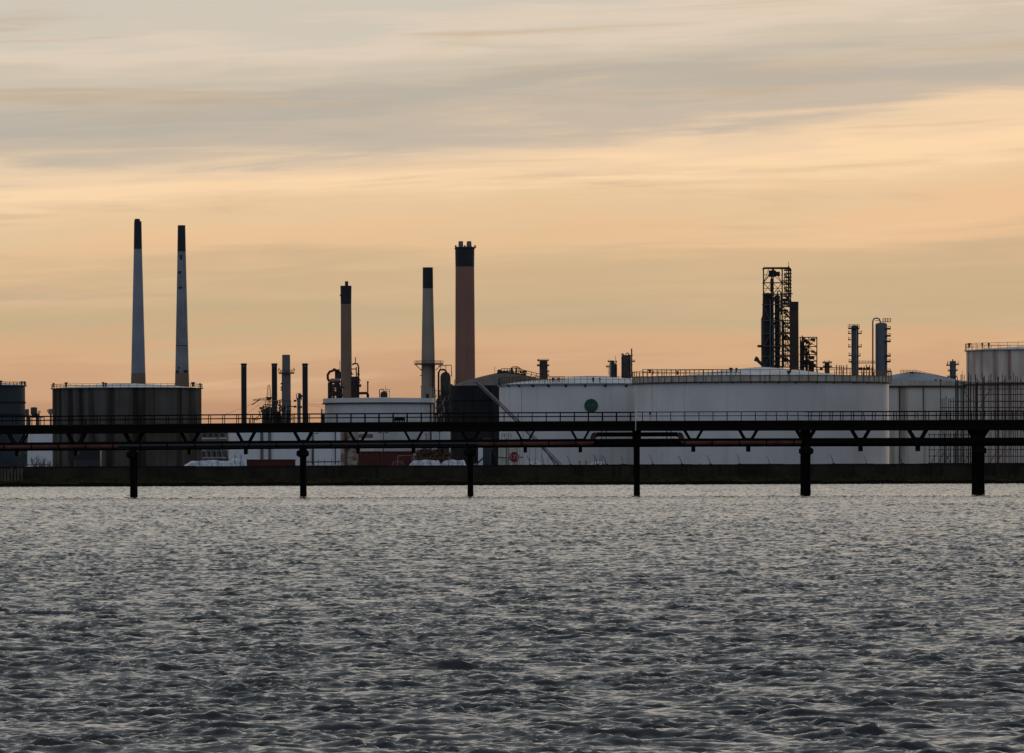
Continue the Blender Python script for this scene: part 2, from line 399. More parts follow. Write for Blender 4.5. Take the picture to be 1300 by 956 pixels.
for s_ in (-1, 1):
    m.box(min(s_*367, s_*3000), max(s_*367, s_*3000), 0, 1.2, -.5, zt)
mesh_obj('wall_end_run', m, SWM, sw)

# ------------------------------------------------------------------ storage tanks
def railing(t, R, z, h, mat_, n=60, parent=None, w=.07, mid=True):
    m = MB(); m.ring(R, z+h, w, n=max(n, 48))
    if mid: m.ring(R, z+h*.52, w*.8, n=max(n, 48))
    for k in range(n):
        a = 2*PI*(k+.3)/n; m.bar((R*math.cos(a), R*math.sin(a), z-.05), (R*math.cos(a), R*math.sin(a), z+h), w*1.5)
    return t.part('handrail', m, mat_, parent)
def tank(name, label, px, r, Y, ywall, yapex, shell, roof, yrail=None, nrail=60, rail=DRAIL, rim=None, rimpx=2.0, girders=(), gm=None, base=None, apexflat=.05):
    t = Th(name, label, 'tank', px, Y)
    R = r*t.S; t.R = R
    zt_ = t.z(ywall, px, -R); t.zt = zt_
    za = t.z(yapex)
    m = MB(); zs = [ -.3 ] + [zt_*k/7 for k in range(1, 8)]
    prof = []
    prof = [(R, -.3), (R, zt_)]
    m.lathe(prof, 96); t.part('shell', m, shell)
    m = MB(); m.lathe([(R-.02, zt_-.1), (R+.06, zt_+.02), (R*.97, zt_+.05)] + [(R*q, zt_+.05+(za-zt_)*(1-q)**1.0*(1.0+.35*q)) for q in (.85,.7,.5,.3,.15,apexflat)] + [(.01, za)], 96)
    t.part('roof', m, roof)
    if rim:
        m = MB(); hh = rimpx*t.S; m.lathe([(R+.02, zt_-hh), (R+.55, zt_-hh), (R+.55, zt_-hh*.1), (R+.02, zt_-hh*.1)], 96, sm=False)
        t.part('rim', m, rim)
    for gy in girders:
        zz = t.z(gy, px, -R); m = MB(); m.lathe([(R+.01, zz-.35), (R+.22, zz-.3), (R+.22, zz+.12), (R+.01, zz+.15)], 96, sm=False); t.part('wind_girder', m, gm or shell)
    if yrail:
        hr = (ywall - yrail)*t.S
        t.rail = railing(t, R+.25, zt_, hr, rail, nrail)
    return t
def front_pt(t, px, py, off=0.0):
    """a point on the near side of a tank's shell"""
    q = (px - t.px)*t.S; q = max(-t.R*.999, min(t.R*.999, q)); d = -math.sqrt(max(t.R**2 - q*q, 0))
    nx, ny = q/t.R, d/t.R
    z = t.p(px, py, d)[2]
    return (q + nx*off, d + ny*off, z), (nx, ny)
def vpipe(t, px, y0, y1, w, mat_, off=.25, name='riser_pipe'):
    a, _ = front_pt(t, px, y0, off); b, _ = front_pt(t, px, y1, off); b = (a[0], a[1], b[2])
    return t.part(name, MB().tube([a, b], w, 8), mat_)
def vent(t, px, py, w, h, mat_, d=0.0, name='roof_vent'):
    x, _, z = t.p(px, py, d); s = t.S
    m = MB(); m.lathe([(w*.3*s, z-h*s*1.2), (w*.3*s, z-h*.45*s), (w*.5*s, z-h*.4*s), (w*.5*s, z-.1*s), (.01, z)], 10, x, d, False)
    return t.part(name, m, mat_)

A = tank('storage_tank', 'dark blue storage tank cut off by the left edge of the view', -38, 70, 1700, 488.5, 484.5, DBLUE, ROOFW, 484.5, 60, DRAIL, DBLUE, 1.2, girders=(510, 526), gm=DRKT)
vent(A, 1, 483, 4, 5, STEELD, -A.R+1); 
for px_ in (27.5, 31): vent(A, px_, 484, 3.2, 4, STEELD, -1)
vpipe(A, 31.5, 552, 592, .3, TEALP, .6)
m = MB(); m.bar(A.p(31, 520), A.p(37, 534), .25); m.bar(A.p(37, 534), A.p(31.5, 590), .25); A.part('stay', m, STEELD)

B = tank('storage_tank', 'wide brown grey tank with black run-off streaks below two tapering chimneys', 161.5, 94.5, 1800, 491.8, 486.6, DTANK, ROOFW, 486.8, 58, YRAIL, DTANK, .8)
for px_, w_, py_ in ((68, 2.5, 486), (84, 4, 485.3), (131, 3.4, 485), (134.5, 3.2, 486), (245, 5, 485), (254, 2.5, 486.5)): vent(B, px_, py_, w_, 5, STEELD, -math.sqrt(max(B.R**2-((px_-161.5)*B.S)**2, 0))*.9)

G_ = tank('storage_tank', 'soiled white flat topped tank between the brown and grey chimneys', 481, 68.5, 1800, 505.5, 504.8, DIRTYW, ROOFW, None)
m = MB(); hh = 5.2*G_.S; m.lathe([(G_.R+.02, G_.zt-hh), (G_.R+.5, G_.zt-hh), (G_.R+.5, G_.zt+.08), (G_.R-.1, G_.zt+.1)], 96, sm=False); G_.part('rim', m, ROOFW)
m = MB(); m.lathe([(G_.R+.02, G_.zt-hh-.35), (G_.R+.7, G_.zt-hh-.35), (G_.R+.7, G_.zt-hh-.05), (G_.R+.02, G_.zt-hh-.05)], 96, sm=False); G_.part('gutter', m, DRAIL)
vpipe(G_, 546.5, 509, 590, .22, STEELR)

LW = tank('storage_tank', 'low pale tank with two dark riser pipes seen below the jetty deck', 361, 74, 1720, 544, 542, WHITE2, ROOFW, None)
for px_ in (335.5, 345.5): vpipe(LW, px_, 545, 590, .42, GREYST)
for px_ in (397.5, 425): vpipe(LW, px_, 546, 590, .16, STEELD, .5)
m = MB()
for k in range(1, 5): pass
LW2 = tank('storage_tank', 'low pale tank behind the dark red sheds and the scrap heap', 522, 53, 1960, 545, 543, WHITE2, ROOFW, None)
LW3 = tank('storage_tank', 'small low pale tank showing between the dark blue and the streaked tank', 52, 38, 2050, 545, 543, WHITE2, ROOFW, None)

K_ = tank('storage_tank', 'soot dark tank with a shallow cone roof at the foot of the red brown chimney', 643, 71, 1920, 489, 471.5, DRKT, LROOF, None, girders=(506.5, 527), gm=DRKT)
# roof walkway and machinery on the cone
kx = K_
m = MB(); c_ = kx.p(646, 473)
m.box(kx.x(631), kx.x(668), -3, 3, kx.z(475.5), kx.z(474.7)); kx.part('roof_platform', m, STEELD)
rr = MB()
for z_ in (kx.z(468.3), kx.z(471.5)): rr.bar((kx.x(637), -3, z_), (kx.x(662), -3, z_), .2)
for i in range(8): rr.bar((kx.x(637+i*3.6), -3, kx.z(475)), (kx.x(637+i*3.6), -3, kx.z(468.3)), .2)
rr.bar((kx.x(662), -3, kx.z(469.3)), (kx.x(696), -3, kx.z(478)), .2)
rr.bar((kx.x(662), -3, kx.z(472.5)), (kx.x(696), -3, kx.z(480.5)), .15)
for i in range(6): rr.bar((kx.x(662+i*6.5), -3, kx.z(474+i*1.7)), (kx.x(662+i*6.5), -3, kx.z(469.3+i*1.7)), .16)
rr.bar((kx.x(628.5), -3, kx.z(465)), (kx.x(628.5), -3, kx.z(478)), .12)
kx.part('handrail', rr, DRAIL)
for px_, w_, yt, yb in ((634, 5.5, 469, 476), (641, 3, 470.5, 475), (644, 2.5, 470, 475), (649.5, 2.2, 466.5, 474), (655.5, 2.2, 466.8, 474), (666, 3, 473, 476)):
    kx.vessel(px_, w_/2, yt, yb, STEELD, 'fan_unit', -2, .4, 10)
kx.pipe([(649, 474), (649, 467.2), (651.5, 465.8), (658, 466), (660, 468), (660.5, 474)], .7, STEELD, 'bent_pipe', -3.4)
for i in range(26):
    x_ = random.uniform(630, 668); y_ = random.uniform(470, 477) ; a_ = kx.p(x_, y_, -3.3); L_ = random.uniform(.4, 1.4)
    kx.part('pipe', MB().tube([a_, (a_[0]+(L_ if i%2 else 0), a_[1], a_[2]-(0 if i%2 else L_))], random.uniform(.12, .3), 6), (STEELD, STEELR, DRAIL)[i%3])
kx.pipe([(631, 475), (631.5, 472.5), (634, 471.5), (638, 474)], .5, STEELD, 'bent_pipe', -3.4)

N_ = tank('storage_tank', 'wide white tank bearing a round dark green badge', 750, 116, 1820, 486.6, 477.2, WHITE, ROOFW, 478, 92, DRAIL, GREENT, 2.0)
for px_ in (637.5, 647, 660, 677, 696.5, 718, 742, 767, 793):
    a, (nx, ny) = front_pt(N_, px_, 488.2, .02); s = N_.S
    tx, ty = -ny, nx; m = MB(); w = .32
    v = [(a[0]+tx*w*q, a[1]+ty*w*q, a[2]) for q in (-1, 1)] + [(a[0]+tx*w*q+nx*1.0, a[1]+ty*w*q+ny*1.0, a[2]) for q in (-1, 1)] + [(a[0]+tx*w*q*.5, a[1]+ty*w*q*.5, a[2]-3.6*s) for q in (-1, 1)]
    m.add(v, [(0,1,3,2),(0,2,4),(1,5,3),(2,3,5,4),(0,4,5,1)]); N_.part('bracket', m, DRAIL)
a, _ = front_pt(N_, 662.5, 490, .012); b, _ = front_pt(N_, 662.5, 545, .012)
N_.part('rust_run', MB().box(a[0]-.12, a[0]+.12, a[1]-.02, a[1]+.25, b[2], a[2]), mat('rust_run', (.36,.30,.24), .8, (.5,.46,.42), .4, .9))
# yellowish roof walkway at its left end
rr = MB()
for i in range(26):
    px_ = 634+i*3.2; hgt = 480.5 - (4.5 if i % 2 else 3.6)*(1-abs(i-10)/30)
    a, _ = front_pt(N_, px_, 484.8, -1.5); rr.bar((a[0], a[1], a[2]), (a[0], a[1], N_.p(px_, hgt, a[1])[2]), .17)
for lv in (478.6, 481.5):
    rr.tube([ (front_pt(N_, 634+i*3.2, lv, -1.5)[0]) for i in range(26)], .1, 4)
N_.part('walkway_rail', rr, YRAIL)
for px_, w_ in ((702, 3.2), (709, 2), (753, 3.6), (761.5, 2)): 
    vent(N_, px_, 479.5, w_, 4, STEELD, -N_.R*.85)
bx, bz = N_.p(750.5, 515, -N_.R)[0], N_.p(750.5, 515, -N_.R)[2]
rd = 8.7*(1820-N_.R)/F
m = MB(); nseg = 48
vs = [(bx+rd*math.cos(2*PI*k/nseg), -N_.R-.10, bz+rd*math.sin(2*PI*k/nseg)) for k in range(nseg)] + [(bx+rd*math.cos(2*PI*k/nseg), -N_.R+.16, bz+rd*math.sin(2*PI*k/nseg)) for k in range(nseg)]
m.add(vs, [tuple(range(nseg))] + [(k, k+nseg, (k+1)%nseg+nseg, (k+1)%nseg) for k in range(nseg)])
badge = N_.part('badge', m, LOGOG)
def text_part(parent, s, size, loc, mat_, name='lettering', sx=1.0):
    cu = bpy.data.curves.new(name, 'FONT'); cu.body = s; cu.size = size; cu.align_x = 'CENTER'; cu.align_y = 'CENTER'; cu.extrude = .01; cu.offset = size*.012
    to = bpy.data.objects.new(name, cu); C.objects.link(to); bpy.context.view_layer.update()
    me = bpy.data.meshes.new_from_object(to.evaluated_get(bpy.context.evaluated_depsgraph_get())); bpy.data.objects.remove(to)
    me.transform(Matrix.Rotation(PI/2, 4, 'X')); me.transform(Matrix.Diagonal((sx, 1, 1, 1)))
    me.materials.clear(); me.materials.append(mat_)
    o = bpy.data.objects.new(name, me); C.objects.link(o); o.parent = parent; o.location = loc; return o
text_part(badge, 'IYNEI', 1.25, (bx, -N_.R-.125, bz), LOGOY)

O_ = tank('storage_tank', 'largest white tank with a beige rust stained band under its domed roof', 967.5, 161, 1760, 484, 465.8, WHITE, ROOFW, None)
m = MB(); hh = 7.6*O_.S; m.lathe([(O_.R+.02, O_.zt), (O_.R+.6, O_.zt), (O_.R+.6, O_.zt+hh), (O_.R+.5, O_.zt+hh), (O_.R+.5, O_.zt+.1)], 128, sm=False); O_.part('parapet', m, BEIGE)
m = MB(); m.lathe([(O_.R+.02, O_.zt-.35), (O_.R+.75, O_.zt-.3), (O_.R+.75, O_.zt-.02), (O_.R+.02, O_.zt-.02)], 128, sm=False); O_.part('rim', m, DRAIL)
m = MB(); Rr = O_.R+.75; z0 = O_.zt; n_ = 84
m.ring(Rr, z0+hh*1.0, .09, n=96); m.ring(Rr, z0+hh*1.9, .09, n=96)
for k in range(n_):
    a_ = 2*PI*(k+.3)/n_; m.bar((Rr*math.cos(a_), Rr*math.sin(a_), z0), (Rr*math.cos(a_), Rr*math.sin(a_), z0+hh*1.9), .15)
O_.part('handrail', m, YRAIL)
for i, px_ in enumerate([811, 818, 833, 851, 868, 887, 905, 925, 948, 965, 982, 1004, 1030, 1052, 1078, 1096, 1110, 1119]):
    a, (nx, ny) = front_pt(O_, px_, 484.6, .02); s = O_.S; tx, ty = -ny, nx; m = MB(); w = .22
    v = [(a[0]+tx*w*q, a[1]+ty*w*q, a[2]) for q in (-1, 1)] + [(a[0]+tx*w*q+nx*.7, a[1]+ty*w*q+ny*.7, a[2]) for q in (-1, 1)] + [(a[0], a[1], a[2]-3.0*s)]
    m.add(v, [(0,1,3,2),(0,2,4),(1,4,3),(2,3,4),(0,4,1)]); O_.part('bracket', m, DRAIL)
for px_, py_, w_ in ((825, 469, 4), (829, 470.5, 2), (860, 471, 3), (879, 478, 5), (884, 478, 2.5), (887, 478, 2.5), (928, 466.8, 5), (935, 467, 3), (1001, 470.5, 5), (1003.5, 468.5, 3)):
    vent(O_, px_, py_, w_, 4, STEELD, -math.sqrt(max(O_.R**2-((px_-967.5)*O_.S)**2, 0))*.9)
# yellow framed roof access platform over its left end
m = MB()
for lv in (469, 472.8):
    m.tube([front_pt(O_, 807+i*6, lv, -2)[0] for i in range(22)], .12, 4)
for i in range(22):
    a, _ = front_pt(O_, 807+i*6, 469, -2); b, _ = front_pt(O_, 807+i*6, 478, -2); m.bar(a, (a[0], a[1], b[2]), .2)
O_.part('walkway_rail', m, YRAIL)

P_ = tank('storage_tank', 'beige tank with a pale blue domed roof right of the largest white tank', 1160, 82, 1900, 488.6, 471.6, BEIGET, ROOFB, None)
m = MB(); hh = 5*P_.S; m.lathe([(P_.R+.02, P_.zt-.2), (P_.R+.6, P_.zt-.2), (P_.R+.6, P_.zt+hh), (P_.R+.4, P_.zt+hh), (P_.R+.4, P_.zt)], 96, sm=False); P_.part('rim', m, BEIGE)
m = MB(); m.lathe([(P_.R+.02, P_.zt-.75), (P_.R+.7, P_.zt-.7), (P_.R+.7, P_.zt-.25), (P_.R+.02, P_.zt-.25)], 96, sm=False); P_.part('gutter', m, STEELR)
vpipe(P_, 1137.5, 489, 590, .16, STEELR, .2); vpipe(P_, 1167, 490, 560, .12, STEELD, .2)
rr = MB()
for lv in (470, 472): rr.bar(P_.p(1143.5, lv, -4), P_.p(1163, lv, -4), .13)
for i in range(6): rr.bar(P_.p(1143.5+i*3.9, 474.5, -4), P_.p(1143.5+i*3.9, 470, -4), .15)
for dz1 in (0, 2): rr.bar(P_.p(1163, 470.4+dz1, -4), P_.p(1205, 479.5+dz1, -4), .12)
for i in range(9): rr.bar(P_.p(1163+i*5, 470.4+i*1.08, -4), P_.p(1163+i*5, 475+i*1.08, -4), .13)
P_.part('handrail', rr, YRAIL)
vent(P_, 1158, 472.5, 5, 3, STEELD, -4); vent(P_, 1188, 481.5, 3, 4, STEELR, -P_.R*.9); vent(P_, 1194, 482, 3.5, 4.5, STEELR, -P_.R*.85)

Q_ = tank('storage_tank', 'tall rust streaked tank wrapped in scaffolding at the right edge of the view', 1336, 108.5, 1700, 442.3, 438, RUSTT, ROOFW, 434.2, 48, YRAIL, BEIGE, 1.2)
for gy_, hh_, mm_ in ((482, .9, RUSTT), (486, .35, DRAIL)):
    zz = Q_.z(gy_, 1300, -Q_.R*.9); m = MB(); m.lathe([(Q_.R+.02, zz-hh_), (Q_.R+.9, zz-hh_), (Q_.R+.9, zz), (Q_.R+.02, zz)], 96, sm=False); Q_.part('wind_girder', m, mm_)
for px_, w_ in ((1230.5, 4), (1247, 2.5), (1255, 2.5)): vent(Q_, px_, 435.5, w_, 5, STEELD, -math.sqrt(Q_.R**2-((px_-1336)*Q_.S)**2)*.98)

# scaffold in front of the streaked tank
SC = Th('scaffolding', 'dense tube scaffolding standing against the rust streaked tank', 'scaffolding', 1246, 1655)
def grid_scaffold(t, xs, d, ytop, levels):
    for px_ in xs: t.part('upright', MB().bar(t.p(px_, ytop + random.uniform(-5, 4), d), t.p(px_, 592, d), .13), STEELD)
for d_, step, off in ((0, 8.5, 0), (2.2, 8.5, 2.5), (10, 9.5, 5)):
    xs = [1196+off+k*step for k in range(int((1306-1196)/step))]
    for px_ in xs:
        yt = 505 if px_ < 1213 else 478
        SC.part('upright', MB().bar(SC.p(px_, yt+random.uniform(-6, 3), d_), SC.p(px_, 592, d_), .19), STEELD)
for px_ in (1194, 1214, 1216.5, 1220, 1223, 1226.5, 1229, 1232, 1236, 1240):
    SC.part('upright', MB().bar(SC.p(px_, 484+random.uniform(-2, 5), 1), SC.p(px_, 592, 1), .22), STEELD)
for py_, xa, xb in ((486, 1218, 1310), (494, 1220, 1300), (501, 1240, 1310), (509.5, 1206, 1310), (517.5, 1194, 1300), (525, 1193, 1310), (533, 1193, 1310), (552, 1178, 1240), (558, 1178, 1310), (571, 1178, 1310), (579, 1178, 1310), (588, 1178, 1310)):
    for d_ in (0, 2.2): SC.part('ledger', MB().bar(SC.p(xa, py_, d_), SC.p(xb, py_+random.uniform(-.4, .4), d_), .18), STEELD)
    if py_ in (486, 509.5, 525): SC.part('board_deck', MB().box(SC.x(xa, py_), SC.x(xb, py_), 0, 2.2, SC.z(py_, 1246), SC.z(py_, 1246)+.12), mat('scaffold_boards', (.09,.08,.07), .9))
for i in range(15):
    x_ = 1182 + i*8.3; y_ = random.choice((509, 525, 571, 588)) if x_ > 1212 else 588; s_ = random.choice((-1, 1))
    SC.part('brace', MB().bar(SC.p(x_, y_, -.1), SC.p(x_+s_*9, y_-15, -.1), .15), STEELD)
for px_ in (1180, 1186, 1192, 1199.5, 1206.5, 1212): SC.part('upright', MB().bar(SC.p(px_, 550, .5), SC.p(px_, 592, .5), .18), STEELD)
for px_, ht in ((1221.5, 471), (1250, 479), (1264, 471), (1281, 470)):
    SC.part('pole_top', MB().bar(SC.p(px_, ht, 0), SC.p(px_, 486, 0), .1), STEELD)

# ------------------------------------------------------------------ chimneys
def chimney(name, label, px, Y, prof, shaft, cap, ycap, base=None, ybase=None, group=None, n=32):
    """prof: (py, half width px) from the top down"""
    t = Th(name, label, 'chimney', px, Y, group)
    ys = [a for a, b in prof]; hw = [b for a, b in prof]
    def hwid(y): return float(np.interp(y, ys, hw))
    cxs = lambda y: t.p(px, y)[0]
    def seg(y0, y1, eps=0.0, close=False):
        m = MB(); pts = np.linspace(y1, y0, 12)
        vs = []; fs = []
        for j, y in enumerate(pts):
            c = cxs(y)*0; r = (hwid(y))*t.S + eps; z = t.z(y)
            for k in range(n): vs.append((c + r*math.cos(2*PI*k/n), r*math.sin(2*PI*k/n), z))
        for j in range(len(pts)-1):
            for k in range(n): fs.append((j*n+k, j*n+(k+1)%n, (j+1)*n+(k+1)%n, (j+1)*n+k))
        m.add(vs, fs, True)
        if close:
            r = hwid(y0)*t.S; z = t.z(y0); m.lathe([(r+eps, z), (r*.78, z), (r*.75, z-1.5), (.01, z-1.6)], n, sm=False)
        return m
    t.hw = hwid
    t.part('shaft', seg(ycap+.1, ybase-.1 if ybase else ys[-1]), shaft)
    t.part('cap_band', seg(ys[0], ycap, .03, True), cap)
    if base: t.part('base_band', seg(ybase, ys[-1], .03), base)
    return t
c1 = chimney('chimney', 'tall tapering blue grey chimney with a narrow tip, taller of the left pair', 176, 2300, [(281, 4.6), (316, 5.2), (474, 9.0), (592, 11.8)], CONC1, CAP, 316, BROWNB, 474, 'tapering chimneys behind the streaked tank')
m = MB(); m.lathe([(3.6*c1.S, c1.z(281)), (3.6*c1.S, c1.z(279)), (2.8*c1.S, c1.z(277.8)), (.01, c1.z(277.8))], 20, -.2, sm=False); c1.part('flue_tip', m, CAP)
c2 = chimney('chimney', 'tapering chimney with dark soot blotches, shorter of the left pair', 231.5, 2280, [(286, 4.7), (319, 5.3), (474, 8.6), (592, 11.2)], CONC2, CAP, 319, BROWNB, 474, 'tapering chimneys behind the streaked tank')
SOOT = mat('soot_mark', (.04,.042,.05), .9)
def spiral_mark(t, y, a0, a1, h):
    R = t.hw(y)*t.S+.04; z = t.z(y); m = MB(); m.lathe([(R, z-h), (R, z+h)], 12, a0=a0, a1=a1); return t.part('soot_patch', m, SOOT)
for y_, a0_, a1_, h_ in ((472, -2.9, -2.0, .5), (471.6, -1.3, -.5, .5), (467, -2.2, -1.9, .3), (365.5, -2.2, -1.5, .35), (346, -2.4, -1.7, .5), (327, -1.9, -1.4, .9), (439, -2.8, -.4, .12)): spiral_mark(c2, y_, a0_, a1_, h_)

c3 = chimney('chimney', 'slim brown chimney with a black top and a thin flue', 440, 2150, [(362.8, 7.0), (386, 6.7), (470, 7.0), (592, 7.8)], BROWNC, CAP, 386, None, None)
c3.vessel(440, 2.1, 357, 364, CAP, 'flue', 0, .1, 12)
c3.pipe([(431.5, 375), (433, 375)], 1.2, STEELD, 'lamp', -1)
c4 = chimney('chimney', 'warm grey concrete chimney with a black top and a work platform low down', 544, 2150, [(339.5, 6.4), (366, 6.6), (460, 8.5), (592, 9.0)], CONC3, CAP, 366, None, None)
c4.platform(544.5, 18.5, 461.5, STEELD, rail=3.2, n=20)
m = MB()
for s_ in (-1, 1):
    m.bar(c4.p(544+s_*17, 462.5, -.5), c4.p(544+s_*9, 470, -.5), .25)
c4.part('bracket', m, STEELD)
for px_, y0_, y1_ in ((549.5, 463, 505), (551.5, 463, 500)): c4.pipe([(px_, y0_), (px_, y1_)], .9, STEELD, 'riser_pipe', -3.2)
c4.part('duct_housing', MB().box(c4.x(535), c4.x(553), -3.4, 2, c4.z(512), c4.z(492)), CONC3)
c4.part('door', MB().box(c4.x(541), c4.x(545), -3.5, -3.38, c4.z(508), c4.z(500)), STEELD)
for y_ in (470, 477, 491): c4.part('ladder_landing', MB().box(c4.x(534), c4.x(537.5), -1, 1, c4.z(y_), c4.z(y_)+.3), STEELD)

c5 = chimney('chimney', 'broad red brown chimney with a navy top and two short flues', 591, 2150, [(313.5, 12.2), (338.5, 11.9), (470, 12.6), (592, 13.1)], REDC, CAP, 338.5, None, None, n=40)
m = MB(); m.lathe([(12.2*c5.S, c5.z(316.5)), (13.1*c5.S, c5.z(316)), (13.1*c5.S, c5.z(314.8)), (12.2*c5.S, c5.z(314.4))], 32, sm=False); c5.part('top_ring', m, CAP)
for px_, r_, rt_ in ((585, 3.1, 2.9), (595.5, 3.7, 2.7)):
    m = MB(); cx_ = c5.p(px_, 310)[0]; m.lathe([(r_*c5.S, c5.z(315)), (rt_*c5.S, c5.z(306.3)), (rt_*.8*c5.S, c5.z(306.3)), (rt_*.8*c5.S, c5.z(309))], 20, cx_, -.5, False); c5.part('flue', m, GREYST)
for px_ in (578.6, 590, 603.2):
    m = MB(); p_ = c5.p(px_, 314, -12.5*c5.S if px_ == 590 else 0); m.box(p_[0]-.3, p_[0]+.3, p_[1]-.3, p_[1]+.3, p_[2]-.2, p_[2]+.7); c5.part('warning_lamp', m, STEELR)

# black stacks and the grey platform stack
for px_, lab in ((310, 'thin black stack standing apart right of the streaked tank'), (348.8, 'thin black stack rising beside the grey platform stack'), (387.7, 'thin black stack between the small column and the soiled white tank')):
    t = Th('stack', lab, 'stack', px_, 2050, 'thin black stacks')
    R = 3.5*t.S; m = MB(); m.lathe([(R, -.2), (R, t.z(461.3)), (R*.8, t.z(461.3)), (R*.8, t.z(463))], 20, sm=False); t.part('shaft', m, STK)
    m = MB(); m.lathe([(R+.02, t.z(463.5)), (R+.12, t.z(463.3)), (R+.12, t.z(462)), (R+.02, t.z(461.6))], 20, sm=False); t.part('top_ring', m, STK)
    m = MB(); p_ = t.p(px_, 465, -R); m.box(-.35, .35, -R-.12, -R+.1, t.z(466), t.z(464.3)); t.part('hatch', m, VESB)
gs = Th('stack', 'grey steel stack with a ringed platform rising from pipework', 'stack', 363.7, 2000)
R = 5.3*gs.S; m = MB(); m.lathe([(R*1.08, -.2), (R*1.08, gs.z(474)), (R*.98, gs.z(474)), (R*.95, gs.z(450.4)), (R*.75, gs.z(450.4)), (R*.75, gs.z(453))], 28, sm=False); gs.part('shaft', m, GREYST)
gs.platform(363.7, 10, 473, STEELD, rail=3.2, n=16)
for py_ in (493, 488, 496): gs.part('ladder_landing', MB().box(gs.x(356.8), gs.x(359), -.8, .8, gs.z(py_), gs.z(py_)+.5), STEELR)
for s_ in (-1, 1): gs.pipe([(363.7+s_*9, 467.3), (363.7+s_*10.3, 470)], .6, STEELR, 'lamp')

# ------------------------------------------------------------------ process plant
def frame(t, xs, levels, d0, d1, mat_, w=.3, diag=True, base=592):
    """open steelwork: legs, floor beams and bracing, each a part"""
    ytop = levels[0]
    for px_ in xs:
        for d in (d0, d1): t.part('column', MB().bar(t.p(px_, ytop, d), t.p(px_, base, d), w), mat_)
    for i, y in enumerate(levels):
        m = MB()
        for d in (d0, d1): m.bar(t.p(xs[0], y, d), t.p(xs[-1], y, d), w*.9)
        for px_ in xs: m.bar(t.p(px_, y, d0), (t.p(px_, y, d0)[0], d1, t.p(px_, y, d0)[2]), w*.8)
        t.part('floor_beam', m, mat_)
    if diag:
        lv = list(levels)
        for i in range(len(lv)-1):
            for j in range(len(xs)-1):
                if (i+j) % 2: a_, b_ = (xs[j], lv[i]), (xs[j+1], lv[i+1])
                else: a_, b_ = (xs[j+1], lv[i]), (xs[j], lv[i+1])
                t.part('brace', MB().bar(t.p(*a_, d0), t.p(*b_, d0), w*.55), mat_)

# cluster left of the grey stack
pu = Th('process_unit', 'tangled dark pipework and small vessels at the foot of the grey stack', 'process plant', 348, 1980)
pu.vessel(341.5, 4.6, 516, 592, STEELD, d=-1); pu.vessel(336, 3.6, 521.5, 592, STEELD, d=-2); pu.vessel(353, 3.8, 522, 592, STEELD, d=0); pu.vessel(365.5, 3.2, 520, 592, STEELD, d=1)
pu.vessel(358, 3.0, 527, 592, STEELR, d=-2)
pu.pipe([(334, 533), (334, 514.5), (335.5, 513.5), (345, 513.5), (347.5, 516), (347.5, 534)], .5, STEELD, d=-3)
pu.pipe([(328, 521.5), (330, 524), (331, 531), (326, 533), (321, 532)], .6, STEELD, d=-3)
pu.pipe([(320, 533), (326, 530), (331, 526)], .5, STEELR, d=-3)
pu.pipe([(352.5, 508.5), (352.5, 513), (357, 516), (359, 520), (359, 535)], .7, STEELD, d=-2)
pu.pipe([(355, 533), (355, 507.5), (358, 507), (360, 509)], .6, STEELD, d=1)
pu.pipe([(343, 530), (343, 509), (352, 508.5), (358, 508.8)], .45, STEELG, d=-3.5)
pu.pipe([(363, 534), (363.5, 512), (360, 511)], .45, STEELG, d=-3.5)
frame(pu, [337, 343, 349.5, 356, 363, 369], [509, 515, 521, 526, 531], -2.5, 2.5, STEELD, .2)
for i in range(60):
    x_ = random.uniform(330, 368); y_ = random.uniform(516, 534); dd = random.uniform(-3, 3)
    a_ = pu.p(x_, y_, dd); L_ = random.uniform(.5, 1.8)
    k = random.choice('xzb')
    if k == 'x': pu.part('pipe', MB().tube([a_, (a_[0]+L_*1.3, a_[1], a_[2])], .14, 6), STEELD)
    elif k == 'z': pu.part('pipe', MB().tube([a_, (a_[0], a_[1], a_[2]-L_*1.6)], .14, 6), STEELR)
    else: pu.part('valve', MB().box(a_[0]-.35, a_[0]+.35, a_[1]-.3, a_[1]+.3, a_[2]-.35, a_[2]+.35), STEELD)
# crane
cr_ = Th('tower_crane', 'small lattice crane with a pointed mast and level jib among the pipework', 'crane', 341, 2030)
def lattice(t, a, b, w, n, mat_, name):
    m = MB(); A_ = Vector(a); B_ = Vector(b); d = (B_-A_).normalized(); s = d.cross(Vector((0,1,0))).normalized()*w
    q = Vector((0, w, 0))
    cs = [s+q, -s+q, -s-q, s-q]
    for c in cs: m.bar(A_+c, B_+c*.35, .12)
    for i in range(n):
        t0, t1 = i/n, (i+1)/n
        for k in range(4):
            c0 = cs[k]*(1-.65*t0); c1_ = cs[(k+1)%4]*(1-.65*t1)
            m.bar(A_.lerp(B_, t0)+c0, A_.lerp(B_, t1)+c1_, .07)
    return t.part(name, m, mat_)
lattice(cr_, cr_.p(341.4, 506), cr_.p(341.4, 488.3), .75, 6, STEELR, 'mast_top')
lattice(cr_, cr_.p(341.4, 592), cr_.p(341.4, 506), .75, 16, STEELD, 'mast')
lattice(cr_, cr_.p(341, 506), cr_.p(321, 508), .4, 7, STEELD, 'jib')
cr_.part('counter_jib', MB().bar(cr_.p(341, 506.3), cr_.p(351, 503.5), .4), STEELD)
cr_.part('slewing_ring', MB().box(cr_.x(338.5), cr_.x(344.5), -1, 1, cr_.z(508), cr_.z(504)), STEELD)
cr_.part('stay', MB().bar(cr_.p(330, 507), cr_.p(320, 514), .3), STEELR)

